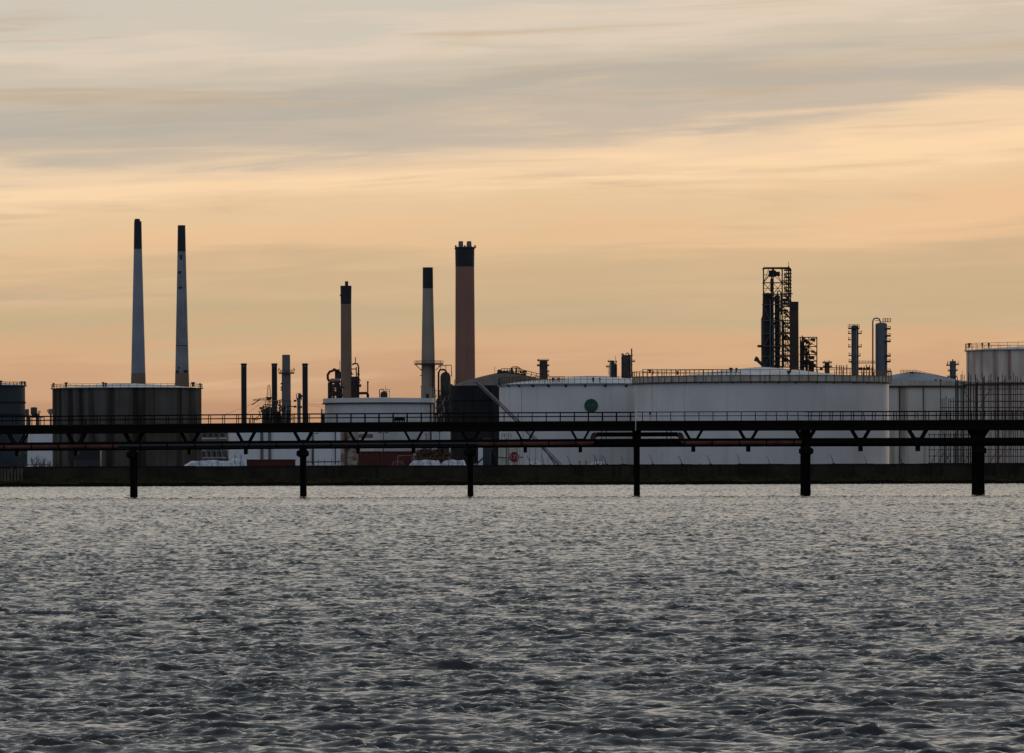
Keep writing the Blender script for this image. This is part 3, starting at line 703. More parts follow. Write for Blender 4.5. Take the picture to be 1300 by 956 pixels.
sc2 = Th('distillation_column', 'small column with stubby platforms between the grey stack and a black stack', 'process column', 379.3, 2010)
sc2.vessel(379.5, 2.3, 504, 592, VESB, 'column'); sc2.vessel(380.5, 2.2, 500, 506, STEELD, 'head')
for x_, y_ in ((375, 510), (375, 517.5), (383, 504), (382, 518)): sc2.part('platform', MB().box(sc2.x(x_-1.7), sc2.x(x_+1.7), -1, 1, sc2.z(y_), sc2.z(y_)+.6), STEELD)
sc2.pipe([(376.3, 500), (376.5, 506), (378, 509)], .5, STEELR); sc2.pipe([(377.5, 499.7), (381.5, 499.7), (382.6, 502), (382.6, 508)], .6, STEELR)

dc = Th('pump_skid', 'dark pump skid hugging the left edge of the soiled white tank', 'process plant', 410.5, 1850)
dc.vessel(410.5, 3.3, 525, 592, STEELD, 'housing'); dc.vessel(408.5, 1, 519, 592, STEELD, 'vent_pipe'); dc.pipe([(411, 526), (411, 520.5), (413, 520.5)], .4, STEELG)

# units beside the brown chimney
ul = Th('process_unit', 'dark plant with a curled duct and pink drum left of the brown chimney', 'process plant', 424, 2100)
ul.pipe([(431, 470.5), (424, 470), (418.5, 472), (416, 476), (416.2, 481), (418.5, 484.5)], 1.7, STEELR, 'curled_duct', -1)
ul.pipe([(421.5, 470.8), (424, 467.8), (426, 468.5)], .8, STEELR, 'bent_pipe', -1)
m = MB(); a_ = ul.p(419, 483, -2); b_ = ul.p(432, 483, -2); m.tube([a_, (a_[0]+.4, a_[1], a_[2]), (b_[0], b_[1], b_[2])], [1.9*ul.S, 2.6*ul.S, 2.6*ul.S], 14); ul.part('drum', m, PINKV)
ul.part('casing', MB().box(ul.x(425.5), ul.x(434), 0, 3, ul.z(481), ul.z(471.5)), STEELD)
ul.part('casing', MB().box(ul.x(427), ul.x(435), -1.2, 2.8, ul.z(592), ul.z(491)), STEELD)
frame(ul, [416.8, 421, 425, 429.5, 434], [486, 490, 494, 498, 502], -1.6, 2.5, STEELD, .34)
for i in range(34):
    x_ = random.uniform(417, 433); y_ = random.uniform(484, 503); a_ = ul.p(x_, y_, -1.8); L_ = random.uniform(.6, 1.8)
    ul.part('pipe', MB().tube([a_, (a_[0]+(L_ if i%2 else 0), a_[1], a_[2]-(0 if i%2 else L_))], random.uniform(.15, .4), 6), (STEELD, STEELR, STEELD)[i%3])
    x_ = random.uniform(446, 455); y_ = random.uniform(468, 503); a_ = ul.p(x_, y_, -1.9)
    if i < 20: ul.part('pipe', MB().tube([a_, (a_[0]+(L_*.7 if i%2 else 0), a_[1], a_[2]-(0 if i%2 else L_))], random.uniform(.12, .3), 6), (STEELR, STEELD)[i%2])
ul.vessel(419, 1.6, 486, 592, STEELD); ul.vessel(423, 1.1, 488, 592, STEELD, 'pipe')
ul.pipe([(431.5, 458), (431.5, 471)], .35, STEELR, 'vent_pipe'); 
ur = Th('process_unit', 'dark looped pipework right of the brown chimney with a low side stack', 'process plant', 452, 2100)
ur.pipe([(447, 463), (450, 461.5), (454, 462), (455.2, 466), (455.2, 592)], 1.1, STEELD, 'looped_duct')
ur.pipe([(446.5, 468.5), (452, 468.5)], .7, STEELR); ur.pipe([(452.3, 466), (452.3, 500)], .8, STEELD)
ur.part('casing', MB().box(ur.x(446), ur.x(454.5), -1, 2, ur.z(592), ur.z(478)), STEELD)
ur.pipe([(451.2, 453.5), (451.2, 462)], .6, STEELR, 'vent_pipe')
for y_ in (483, 487, 490.5): ur.part('platform', MB().box(ur.x(455), ur.x(459 if y_ > 489 else 457.3), -1, 1, ur.z(y_), ur.z(y_)+.7), STEELD)
ur.pipe([(455, 499.3), (465, 499), (467, 501), (467, 506)], 1.8, STEELR, 'duct')
ur.pipe([(466.9, 484.5), (466.9, 506)], .95, STEELD, 'side_stack'); ur.vessel(466.9, 1.3, 484, 486, STEELD, 'rain_cap', dome=.5)
ur.pipe([(467, 500), (467.6, 592)], 1.8, STEELR, 'duct')
tv = Th('rooftop_vessel', 'small domed vessel with an arched pipe behind the soiled white tank rim', 'vessel', 487.5, 1960)
tv.vessel(487.5, 4.6, 496.5, 592, STEELD, dome=.8); tv.pipe([(481.8, 508), (481.8, 495), (483.5, 494), (486.5, 494.5), (488, 497)], .6, STEELD, 'arched_pipe', -1)
m = MB()
for px_ in (490, 494.5): m.bar(tv.p(px_, 494.5), tv.p(px_, 506), .15)
for y_ in (494.5, 497): m.bar(tv.p(489, y_), tv.p(494.5, y_), .13)
m.bar(tv.p(489.5, 489.5), tv.p(489.5, 496), .1); tv.part('handrail', m, STEELD)

# vessel complex between grey and red brown chimneys
vc = Th('process_unit', 'dark domed vessel with an inverted pipe loop between the grey and red brown chimneys', 'process plant', 563, 2050)
vc.vessel(565.5, 6.6, 472, 592, STEELD, dome=1.0)
vc.vessel(571, 4.5, 487, 592, STEELD, 'side_vessel', 2)
vc.pipe([(556.8, 592), (556.8, 473), (558.5, 469.6), (563.5, 469.2), (566, 471), (567, 475)], 1.3, STK, 'pipe_loop', -2)
vc.pipe([(556.5, 464.3), (573, 463.5), (573.4, 478)], .7, STEELG, 'davit', -1)
vc.pipe([(559.5, 464.5), (559.5, 470)], .45, STEELD, 'davit', -1); vc.pipe([(566, 464), (566, 472)], .45, STEELD, 'davit', -1)
frame(vc, [552.5, 558, 564, 570, 575], [496, 503, 510, 518, 526, 533], -3.5, -1.8, STEELD, .2)
for i in range(55):
    x_ = random.uniform(552, 576); y_ = random.uniform(486 if i%3==0 else 502, 534); a_ = vc.p(x_, y_, -3.6); L_ = random.uniform(.6, 2)
    if i % 2: vc.part('pipe', MB().tube([a_, (a_[0], a_[1], a_[2]-L_)], .2, 6), random.choice((STEELG, STEELD, VESB)))
    else: vc.part('pipe', MB().tube([a_, (a_[0]+L_, a_[1], a_[2])], .18, 6), random.choice((STEELR, STEELD)))
vc.vessel(559, 5.5, 505, 592, STEELD, 'side_vessel', 3); vc.vessel(573, 4, 497, 592, STEELD, 'side_vessel', 3)
vc.pipe([(575, 500), (575, 592)], .6, STEELR, 'pipe', -1); vc.pipe([(577.3, 482), (577.3, 489)], .5, STEELR, 'vent_pipe', 2); vc.pipe([(580, 484), (580, 489)], .4, STEELR, 'vent_pipe', 2)

# small towers over the white tank
def small_tower(label, px, r, ytop, Y, plats, extra=(), m_=STEELD, dome=.5):
    t = Th('process_tower', label, 'process tower', px, Y)
    t.vessel(px, r, ytop, 592, m_, 'column', dome=dome, n=16)
    for x_, y_, w_ in plats: 
        t.part('platform', MB().box(t.x(x_-w_/2), t.x(x_+w_/2), -1.2, 1.2, t.z(y_), t.z(y_)+.4), m_)
        mm = MB(); mm.bar(t.p(x_-w_/2, y_), t.p(x_-w_/2, y_-2.5), .14); mm.bar(t.p(x_+w_/2, y_), t.p(x_+w_/2, y_-2.5), .14); mm.bar(t.p(x_-w_/2, y_-2.5), t.p(x_+w_/2, y_-2.5), .12); t.part('handrail', mm, m_)
    for pts, rr_ in extra: t.pipe(pts, rr_, m_)
    return t
small_tower('dark column with ring platforms under the long white roofline left of the badge', 690, 5.2, 457.5, 2100,
            [(689.5, 458.5, 14), (689.5, 464.8, 15), (695.5, 472.5, 3), (684.5, 465, 3), (695, 477, 4)], [([(684, 459), (684, 456)], .6), ([(696, 464), (697.5, 464)], .5)])
t = small_tower('pair of narrow dark columns with a whip aerial above the white tank roof', 777.5, 2.9, 457.5, 2100,
            [(773.5, 459.7, 3), (771.8, 466.3, 4)], [([(781.5, 452), (781.5, 462)], .3), ([(782, 457.5), (782.3, 461)], .9), ([(772, 466), (772.5, 476)], .3)])
t.vessel(781, 2.4, 461.5, 592, STEELD, 'column', 1); t.vessel(774.8, 1.3, 460.5, 592, STEELG, 'riser_pipe', -1)
t = small_tower('stout dark column with a taller pipe at its right above the white tank roof', 793.5, 4.8, 450.5, 2100, [(804, 459.5, 4), (790.5, 451, 2.5)], [([(798.8, 450), (796.5, 447.8), (794, 450)], .7), ([(801.9, 442.5), (801.9, 480)], .9), ([(803.8, 451), (799, 451.5)], .5), ([(799, 463), (803, 463)], .4), ([(799, 470), (803, 470)], .4), ([(791.5, 449.8), (791.5, 452)], .5)])
t.vessel(798.3, 2.6, 450, 592, STEELD, 'column', 1.5)

# big lattice tower
lt = Th('reactor_tower', 'tall open steel tower holding dark reactors, the highest structure on the right', 'process tower', 985, 2100)
frame(lt, [969.3, 981.5, 993, 1003.5], [341, 359, 373.5, 386.5, 407, 423.5, 439.5, 452.5, 466], -3, 3.2, STEELD, .42)
lt.part('top_roof', MB().box(lt.x(969, 340), lt.x(1002, 340), -4, 4, lt.z(341.2, 985), lt.z(339.6, 985)), STEELD)
lt.part('hoist', MB().box(lt.x(976, 345), lt.x(985, 345), -1.5, 1.5, lt.z(351.5), lt.z(343.5)), STEELD)
lt.part('hoist', MB().box(lt.x(984, 345), lt.x(990, 345), -1, 1.8, lt.z(350.5), lt.z(345)), STEELD)
m = MB(); cx_ = lt.p(974.6, 420)[0]
z = lt.z
m.lathe([(8.4*lt.S, -.2), (8.4*lt.S, z(405)), (6.8*lt.S, z(400)), (6.2*lt.S, z(374)), (4*lt.S, z(372)), (.01, z(371.6))], 24, cx_, 0); lt.part('reactor', m, CAP)
m = MB(); cx_ = lt.p(987, 420)[0]; m.lathe([(3.3*lt.S, -.2), (3.3*lt.S, z(378)), (3*lt.S, z(375)), (.01, z(374))], 20, cx_, 1.0); lt.part('reactor', m, STEELD)
m = MB(); cx_ = lt.p(979.5, 356)[0]; m.lathe([(.5*lt.S, z(374)), (2*lt.S, z(366)), (1.4*lt.S, z(361)), (1.8*lt.S, z(356)), (.3*lt.S, z(351))], 12, cx_, 0); lt.part('feed_hopper', m, STEELD)
lt.pipe([(987, 374), (987, 370), (990, 369.5), (991.5, 372), (991.5, 400)], .9, STEELD, 'pipe', -3.4); lt.pipe([(994.5, 407), (994.5, 466)], 1.1, STEELD, 'pipe', -2)
lt.pipe([(978, 466), (978, 380)], .8, VESB, 'riser_pipe', -4); lt.pipe([(981.5, 466), (981.5, 405)], .7, VESB, 'riser_pipe', -4.2)
# stair tower and mast
for i, y_ in enumerate(list(np.arange(344, 372, 4.4)) + [373.5, 377, 383, 390, 397, 403, 411, 416, 423, 431, 439, 446, 452, 459]):
    w_ = 5.0 if y_ < 372 else 6
    m = MB(); m.box(lt.x(1000.3-w_, y_), lt.x((1004.7 if y_ < 372 else 1003)+(3 if y_ in (373.5,) else 0), y_), -2, 2, lt.z(y_), lt.z(y_)+.3)
    lt.part('landing', m, STEELD)
    m = MB(); m.bar(lt.p(1000.3-w_, y_-2), lt.p(1004.5 if y_ < 372 else 1003, y_-2), .14); m.bar(lt.p(1004.4, y_), lt.p(1004.4, y_-2), .2); lt.part('handrail', m, STEELD)
    if i % 2: 
        lt.part('stair_flight', MB().bar(lt.p(995.5, y_, -1.5), lt.p(1002.5, y_+6.5, -1.5), .45), STEELD)
lt.pipe([(1001.2, 332.5), (1001.2, 340)], .35, STEELD, 'mast_tip'); lt.pipe([(1001.2, 338), (1001.2, 386)], 1.0, STEELD, 'mast')
for px_ in (998.5, 1004): lt.part('column', MB().bar(lt.p(px_, 341), lt.p(px_, 390), .2), STEELD)
for y_ in (379, 384, 393): lt.part('machinery', MB().box(lt.x(992), lt.x(1001), -1.5, 1.5, lt.z(y_+2.4), lt.z(y_)), STEELD)
for j, (xa, xb) in enumerate(((981.5, 993), (993, 1003.5))):
    lv_ = [374, 382, 390, 398.5, 407, 415, 423.5, 431.5, 439.5, 446, 452.5, 459, 466]
    for i in range(len(lv_)-1):
        a_, b_ = ((xa, lv_[i]), (xb, lv_[i+1])) if (i+j) % 2 else ((xb, lv_[i]), (xa, lv_[i+1]))
        lt.part('brace', MB().bar(lt.p(*a_, -3.1), lt.p(*b_, -3.1), .2), STEELD)
        if i % 2: lt.part('floor_beam', MB().bar(lt.p(xa, lv_[i], -3.1), lt.p(xb, lv_[i], -3.1), .26), STEELD)
for x_, ya, yb, w_ in ((987.5, 374, 466, .8), (991, 380, 440, .5), (997, 392, 466, .45), (1000, 405, 466, .35), (989.5, 410, 466, .9)): lt.pipe([(x_, ya), (x_, yb)], w_, STEELD, 'pipe', -2.6)
for x_, y_, w_, h_ in ((986, 377, 9, 4), (990, 391, 7, 5), (984, 409, 8, 4), (996, 426, 6, 4), (988, 441, 6, 3.5), (997, 455, 5, 4)):
    lt.part('machinery', MB().box(lt.x(x_-w_/2), lt.x(x_+w_/2), -2.8, -1, lt.z(y_+h_), lt.z(y_)), STEELD)
for y_ in (349, 366): lt.part('floor_beam', MB().bar(lt.p(969.3, y_, -3), lt.p(993, y_, -3), .18), STEELD)
for (xa, ya, xb, yb) in ((969.3, 359, 976, 341), (969.3, 373, 979, 359), (981.5, 359, 993, 373), (981.5, 373, 993, 359), (985, 352, 993, 359), (976, 351, 969.3, 359)):
    lt.part('brace', MB().bar(lt.p(xa, ya, -3), lt.p(xb, yb, -3), .17), STEELD)
FSTEEL = mat('dull_grey_steel', (.09,.085,.09), .6)
for y_ in (386.5, 407, 423.5, 439.5, 452.5): lt.part('floor_beam', MB().bar(lt.p(967.5, y_, -3.5), lt.p(1003.5, y_, -3.5), .34), FSTEEL)
for (xa, ya, xb, yb) in ((969.3, 386.5, 977, 407), (981.5, 407, 974, 423.5), (970, 439.5, 978, 423.5), (978, 452.5, 984, 439.5), (984, 466, 978, 452.5), (970, 466, 977, 452.5)):
    lt.part('brace', MB().bar(lt.p(xa, ya, -3.4), lt.p(xb, yb, -3.4), .22), FSTEEL)
# side chute and small landing
m = MB(); m.bar(lt.p(960, 456, -2), lt.p(972, 467, -2), 1.0); lt.part('chute', m, STEELD)
m = MB(); m.bar(lt.p(958.5, 458.5, -2), lt.p(961, 453, -2), .9); m.bar(lt.p(958.5, 457.3, -2), lt.p(963.5, 455.5, -2), .7); lt.part('chute_head', m, STEELD)
lt.part('landing', MB().box(lt.x(962), lt.x(967), -2, 0, lt.z(441), lt.z(438)), STEELD)
bs = chimney('chimney', 'short dark brown stack standing against the open steel tower', 1008.7, 2090, [(383, 5.7), (394.5, 5.6), (592, 6.4)], mat('dark_brown_stack', (.055,.035,.03), .75, (.035,.025,.022), .2, .8), CAP, 394.5)
# lower lattice frame
lf = Th('pipe_rack', 'lower open steel frame full of plant right of the brown stack', 'steel frame', 1026, 2110)
frame(lf, [1016, 1020.5, 1027, 1037], [428.3, 440, 450, 458.5, 466], -2.5, 2.5, STEELD, .34)
lf.vessel(1018.5, 2.2, 433, 592, STEELD); lf.vessel(1024, 1.8, 446, 592, STEELD); lf.vessel(1030.5, 3, 458, 592, STEELD)
lf.pipe([(1030, 430), (1034, 430), (1034, 434)], .9, STEELD); lf.pipe([(1018.5, 426), (1018.5, 434)], .8, STEELR, 'vent_pipe')
for j, (xa, xb) in enumerate(((1016, 1020.5), (1020.5, 1027), (1027, 1037))):
    lv_ = [428.3, 434, 440, 445, 450, 454, 458.5, 462, 466]
    for i in range(len(lv_)-1):
        a_, b_ = ((xa, lv_[i]), (xb, lv_[i+1])) if (i+j) % 2 else ((xb, lv_[i]), (xa, lv_[i+1]))
        if j < 2 or i % 2: lf.part('brace', MB().bar(lf.p(*a_, -2.6), lf.p(*b_, -2.6), .18), STEELD)
for x_, y_, w_, h_ in ((1023, 431, 6, 3), (1032, 430, 6, 3), (1022, 442, 7, 4), (1031, 452, 6, 4), (1021, 459, 8, 5), (1033, 462, 6, 4)):
    lf.part('machinery', MB().box(lf.x(x_-w_/2), lf.x(x_+w_/2), -1.8, 0, lf.z(y_+h_), lf.z(y_)), STEELD)
for i in range(30):
    x_ = random.uniform(1015, 1030); y_ = random.uniform(432, 464); a_ = lf.p(x_, y_, -2.7); L_ = random.uniform(.6, 2)
    lf.part('pipe', MB().tube([a_, (a_[0]+(L_ if i%2 else 0), a_[1], a_[2]-(0 if i%2 else L_))], .2, 6), STEELD)
sm_ = small_tower('squat dark plant head with side platforms right of the low steel frame', 1050, 3.2, 460.5, 2100, [(1050.3, 461.2, 11), (1047, 466, 3), (1054, 466, 4)], [([(1047, 461), (1047, 458)], .5), ([(1052.5, 461), (1052.5, 457.5)], .6)])
# low clutter line behind the white roof
cl = Th('pipe_bridge', 'low pipe bridge running behind the roof of the largest tank', 'pipe bridge', 1075, 2120)
cl.pipe([(1036, 466.3), (1110, 468.5)], .6, STEELD)
for px_ in (1062, 1065.5, 1068, 1071, 1075, 1094, 1097, 1100, 1104, 1107): cl.part('post', MB().bar(cl.p(px_, random.uniform(462, 466)), cl.p(px_, 592), .3), STEELR)
for px_, h_ in ((1043, 466), (1092, 466.5), (1097.5, 467), (1103, 466)): cl.part('valve', MB().box(cl.x(px_-1.8), cl.x(px_+1.8), -.8, .8, cl.z(470), cl.z(h_)), STEELR)

d1 = Th('distillation_column', 'narrow dark column ringed by platforms on both sides', 'process column', 1085, 2100)
d1.vessel(1085.3, 4.6, 413, 592, VESD, 'shell', dome=.3)
d1.platform(1084, 7.3, 416.3, STEELD, rail=4)
for x_, y_ in ((1079, 424), (1079, 432), (1079, 441), (1079.5, 452), (1079.5, 460), (1092, 424), (1092, 441), (1090.5, 452.5)):
    s_ = -1 if x_ < 1085 else 1; w_ = 3.2
    d1.part('platform', MB().box(d1.x(min(x_, x_+s_*0)-w_/2), d1.x(x_+w_/2), -1.5, 1.5, d1.z(y_), d1.z(y_)+.35), STEELD)
    m = MB(); m.bar(d1.p(x_+s_*w_/2, y_), d1.p(x_+s_*w_/2, y_-4.5), .18); m.bar(d1.p(x_-w_/2, y_-3.2), d1.p(x_+w_/2, y_-3.2), .14); d1.part('handrail', m, STEELD)
d1.pipe([(1087.2, 416), (1087.2, 470)], .55, STEELG, 'riser_pipe', -1.5)
d2 = Th('distillation_column', 'thick blue grey column with a looped pipe over its domed head', 'process column', 1118.5, 2100)
d2.vessel(1118.8, 7.6, 409.5, 592, VESB, 'shell', dome=.35, n=28)
d2.pipe([(1108, 592), (1108, 408), (1109.2, 405), (1112.5, 403.7), (1116, 404.8), (1117.5, 408), (1117.8, 411)], .95, VESD, 'overhead_pipe', -1)
d2.pipe([(1108.6, 592), (1108.6, 416)], .4, TEALP, 'riser_pipe', -1.5)
d2.pipe([(1111, 407), (1117, 407)], .35, STEELD, 'pipe', -1)
d2.part('platform', MB().box(d2.x(1120.5), d2.x(1131), -1.5, 1.5, d2.z(409), d2.z(408.3)), STEELD)
m = MB()
for px_ in (1121, 1124, 1127, 1130.7): m.bar(d2.p(px_, 408.5), d2.p(px_, 404), .2)
for y_ in (404.3, 406.3): m.bar(d2.p(1121, y_), d2.p(1130.7, y_), .15)
d2.part('handrail', m, STEELD)
for y_, w_ in ((418.5, 6), (427.5, 5.5), (434.5, 8), (453, 7), (460, 6), (472.5, 7)):
    d2.part('platform', MB().box(d2.x(1130.5-w_), d2.x(1130.5), -2, 1.5, d2.z(y_), d2.z(y_)+.5), STEELD)
    m = MB(); m.bar(d2.p(1130.4, y_), d2.p(1130.4, y_-4.3), .2); m.bar(d2.p(1127, y_-4), d2.p(1130.4, y_-4), .16); m.bar(d2.p(1126.5, y_-2), d2.p(1130.4, y_-2), .16)
    d2.part('handrail', m, STEELD)
d2.pipe([(1125.2, 432), (1125.2, 470)], .6, STEELD, 'riser_pipe', -1.8)
wb = Th('footbridge', 'slender high footbridge linking the two platform ringed columns', 'footbridge', 1099, 2098, base=wpos(1099, 462, 2098)[1])
wb.part('deck', MB().box(wb.x(1080), wb.x(1111), -2.6, -1.8, wb.z(461.5), wb.z(460.6)), VESB)
m = MB(); m.bar(wb.p(1080, 458.3, -2.6), wb.p(1111, 458.5, -2.6), .16)
for k in range(9): m.bar(wb.p(1080+k*3.8, 461, -2.6), wb.p(1080+k*3.8, 458.3, -2.6), .14)
wb.part('handrail', m, VESB)
ft = small_tower('bushy headed dark tower between the pale blue roof and the tall rusty tank', 1209.7, 4, 458, 2100, [(1204.5, 464.5, 5), (1214.5, 463.5, 5), (1205.5, 471.5, 3), (1214, 471, 3), (1209, 479, 12)],
            [([(1202.5, 464), (1203.5, 458.5)], .5), ([(1206.5, 463), (1206.5, 458.5)], 1.0), ([(1212.5, 463), (1212.5, 458)], 1.0), ([(1217, 464), (1217, 458)], .3), ([(1209.5, 459), (1209.5, 456)], .8)], VESD)

# far left small plant
fl = Th('hopper_tower', 'small hopper on legs far behind the gap at the left', 'process plant', 43.5, 2250)
m = MB(); m.lathe([(.5, fl.z(529)), (4.2*fl.S, fl.z(525.5)), (4.2*fl.S, fl.z(517.3)), (.01, fl.z(516.8))], 16, fl.x(43.3)); fl.part('hopper', m, VESD)
frame(fl, [40.5, 46], [524, 530], -1, 1, STEELR, .3)
fl.pipe([(36, 528), (38, 527), (40, 529)], .7, VESD); fl.pipe([(48, 526), (49, 521.5), (52, 523.5)], .6, STEELR); fl.pipe([(50, 523), (50, 592)], .5, VESD); fl.pipe([(36, 529.5), (55, 530)], .5, STEELD)
fl.vessel(48.3, 1.8, 525, 592, VESD); fl.vessel(36.5, 2.3, 528, 592, VESD)
f3 = Th('hopper_tower', 'small bin on a bracket against the edge of the dark blue tank', 'process plant', 34.5, 2240); f3.vessel(34.5, 2.4, 519.3, 528, VESD, 'bin', dome=.2); f3.vessel(34.5, .8, 526, 592, VESD, 'leg')
f2 = Th('hopper_tower', 'small reddish bin on a crooked leg beside the streaked tank', 'process plant', 64, 2240)
f2.vessel(65, 3.4, 519, 526, PINKV, 'bin', dome=.2); f2.pipe([(61, 519.8), (60.5, 522), (63.5, 526)], .7, STEELD); f2.vessel(64.5, 1.2, 524, 592, STEELR, 'leg'); f2.pipe([(53, 533.5), (66, 533.5)], .3, STEELD)

# ------------------------------------------------------------------ things just behind the sea wall
def lump(x0, x1, ytop, t, name, mat_, d=2.0, seed=1, n=26):
    r2 = random.Random(seed); m = MB(); vs = []; fs = []; rows_ = 9
    a = t.x(x0); b = t.x(x1); zt_ = t.z(ytop)
    hs = [.96 + .035*math.sin(i*.45+seed) + r2.uniform(-.02, .02) for i in range(n+1)]
    for i in range(n+1):
        u = i/n; e = min(1, (3*u+.6), (5*(1-u)+.5))
        for j in range(rows_):
            w = j/(rows_-1); ang = PI*w
            vs.append((a+(b-a)*u + r2.uniform(-.1, .1), -d*math.cos(ang)+r2.uniform(-.12, .12), max(0, zt_*hs[i]*e*math.sin(ang)**.6)))
    for i in range(n):
        for j in range(rows_-1):
            q = i*rows_+j; fs.append((q, q+rows_, q+rows_+1, q+1))
    m.add(vs, fs, False); return t.part(name, m, mat_)
for px_, x0, x1, y_, lab, sd_ in ((274, 234, 300, 584, 'long low white tarpaulin cover on the wall top at the left', 2), (303, 292, 313.5, 581.5, 'taller rounded end of white sheeting beside the rust red skip', 5),
        (541, 520, 561, 583.5, 'crumpled white tarpaulin under the scrap heap', 8), (580, 560, 592, 583.5, 'smooth white tarpaulin right of the scrap heap', 9),
        (676, 667, 686, 585, 'small white sheeted heap right of the red round sign', 12), (759, 749, 768, 585.5, 'small white sheeted heap among the leaning posts', 14), (905, 908, 914, 588.5, 'tiny dark heap', 0)):
    if sd_ == 0: continue
    t = Th('covered_heap', lab, 'tarpaulin', px_, 1440 + sd_); lump(x0, x1, y_, t, 'sheet', TARP, 1.6, sd_)
    m = MB()
    for q in (.3, .65): m.tube([(t.x(x0+(x1-x0)*q), -1.75*math.cos(PI*w/6), t.z(y_)*1.25*math.sin(PI*w/6)**.6) for w in range(7)], .05, 5)
    t.part('lashing', m, DRAIL)
sk = Th('skip', 'low dark rust red steel skip right of the white sheeting', 'skip', 354, 1455)
m = MB(); m.box(sk.x(313.5), sk.x(375), -1.6, -1.5, 0, sk.z(583.7)); m.box(sk.x(313.5), sk.x(375), 1.5, 1.6, 0, sk.z(583.7)); m.box(sk.x(313.5), sk.x(313.5)+.1, -1.5, 1.5, 0, sk.z(583.7)); m.box(sk.x(375)-.1, sk.x(375), -1.5, 1.5, 0, sk.z(583.7)); sk.part('body', m, REDSHED)
m = MB()
for k in range(12): m.box(sk.x(314+k*5.4), sk.x(314.8+k*5.4), -1.72, -1.6, 0, sk.z(584.5))
sk.part('ribs', m, REDSHED); sk.part('rim', MB().box(sk.x(313), sk.x(375.5), -1.75, -1.45, sk.z(583.7), sk.z(583.2)), STEELD)
for px_, x0, x1, lab in ((468.5, 455, 482, 'narrower dark red sheet metal shed beside the rusty column'), (503.5, 482.4, 525, 'wider dark red sheet metal shed behind the red car')):
    t = Th('metal_shed', lab, 'shed', px_, 1475, 'dark red sheds')
    m = MB(); a_, b_ = t.x(x0), t.x(x1); zz = t.z(573.6); n_ = int((b_-a_)/.35)
    vs = []; fs = []
    for i in range(n_+1):
        x_ = a_+(b_-a_)*i/n_; y_ = -3 + (.07 if i % 2 else 0); vs += [(x_, y_, 0), (x_, y_, zz)]
    for i in range(n_): fs.append((2*i, 2*i+2, 2*i+3, 2*i+1))
    m.add(vs, fs); m.box(a_+.02, b_-.02, -2.9, 3, 0, zz-.01); t.part('wall', m, REDSHED)
    t.part('roof', MB().box(a_-.1, b_+.1, -3.15, 3.15, zz, zz+.12), REDSHED)
# red car behind the wall, only its roof shows
rc = Th('car', 'bright red car whose roof just shows over the wall by a pale pipe frame', 'car', 507, 1445)
zc = rc.z(585)
def prism(m, prof, y0, y1):
    n = len(prof); vs = [(x, y0, z) for x, z in prof] + [(x, y1, z) for x, z in prof]
    m.add(vs, [tuple(range(n)), tuple(range(n, 2*n))[::-1]] + [(i, i+n, (i+1) % n+n, (i+1) % n) for i in range(n)]); return m
body = [(-2.1,.3),(2.1,.3),(2.15,.9),(1.9,1.05),(1.35,1.1),(.75,zc-.06),(.5,zc),(-1.1,zc),(-1.4,zc-.1),(-2.0,1.15),(-2.15,.9)]
rc.part('body', prism(MB(), body, -.85, .85), REDCAR)
rc.part('side_window', prism(MB(), [(-1.6,1.12),(1.15,1.12),(.62,zc-.15),(-1.15,zc-.12)], -.87, -.84), GLASS)
for x_ in (-1.35, 1.35):
    w_ = rc.part('wheel', MB().tube([(x_,-.9,.32),(x_,-.7,.32)], .32, 16), RUBBER); rc.part('rim', MB().tube([(x_,-.92,.32),(x_,-.89,.32)], .18, 12), STEELG, w_)
gf = Th('goal_frame', 'pale right angled pipe frame standing in front of the dark red shed', 'pipe frame', 513, 1442)
gf.pipe([(505, 592), (505, 579.2), (506, 578.7), (523, 578.3), (523, 592)], .38, STEELG, 'frame')
# scrap heap on timber
sh = Th('scrap_heap', 'brown heap of rusty scrap metal stacked on timber baulks', 'scrap heap', 549, 1460)
for k, y_ in enumerate((582, 583.5)): sh.part('timber_baulk', MB().box(sh.x(522+k*3), sh.x(572), -2+k*.1, -1.4, sh.z(y_), sh.z(y_-1.1)), TIMBER)
m = MB()
for i in range(420):
    u = random.random(); x_ = 529 + 42*u; top = 569 - 2*math.sin(u*9) + (4 if u < .08 or u > .95 else 0); y_ = random.uniform(top, 583); a_ = sh.p(x_, y_, random.uniform(-2, 2))
    d_ = Vector((random.uniform(-1, 1), random.uniform(-.6, .6), random.uniform(-.35, .5))).normalized()*random.uniform(.3, 1.3)
    if i % 3: m.bar(a_, (a_[0]+d_.x, a_[1]+d_.y, a_[2]+d_.z), random.uniform(.06, .3))
    else: m.box(a_[0]-random.uniform(.1, .5), a_[0]+.3, a_[1]-.3, a_[1]+.3, a_[2]-.2, a_[2]+random.uniform(.05, .3))
m.box(sh.x(531), sh.x(570), -1, 1, 0, sh.z(571.5))
sh.part('scrap', m, SCRAP)
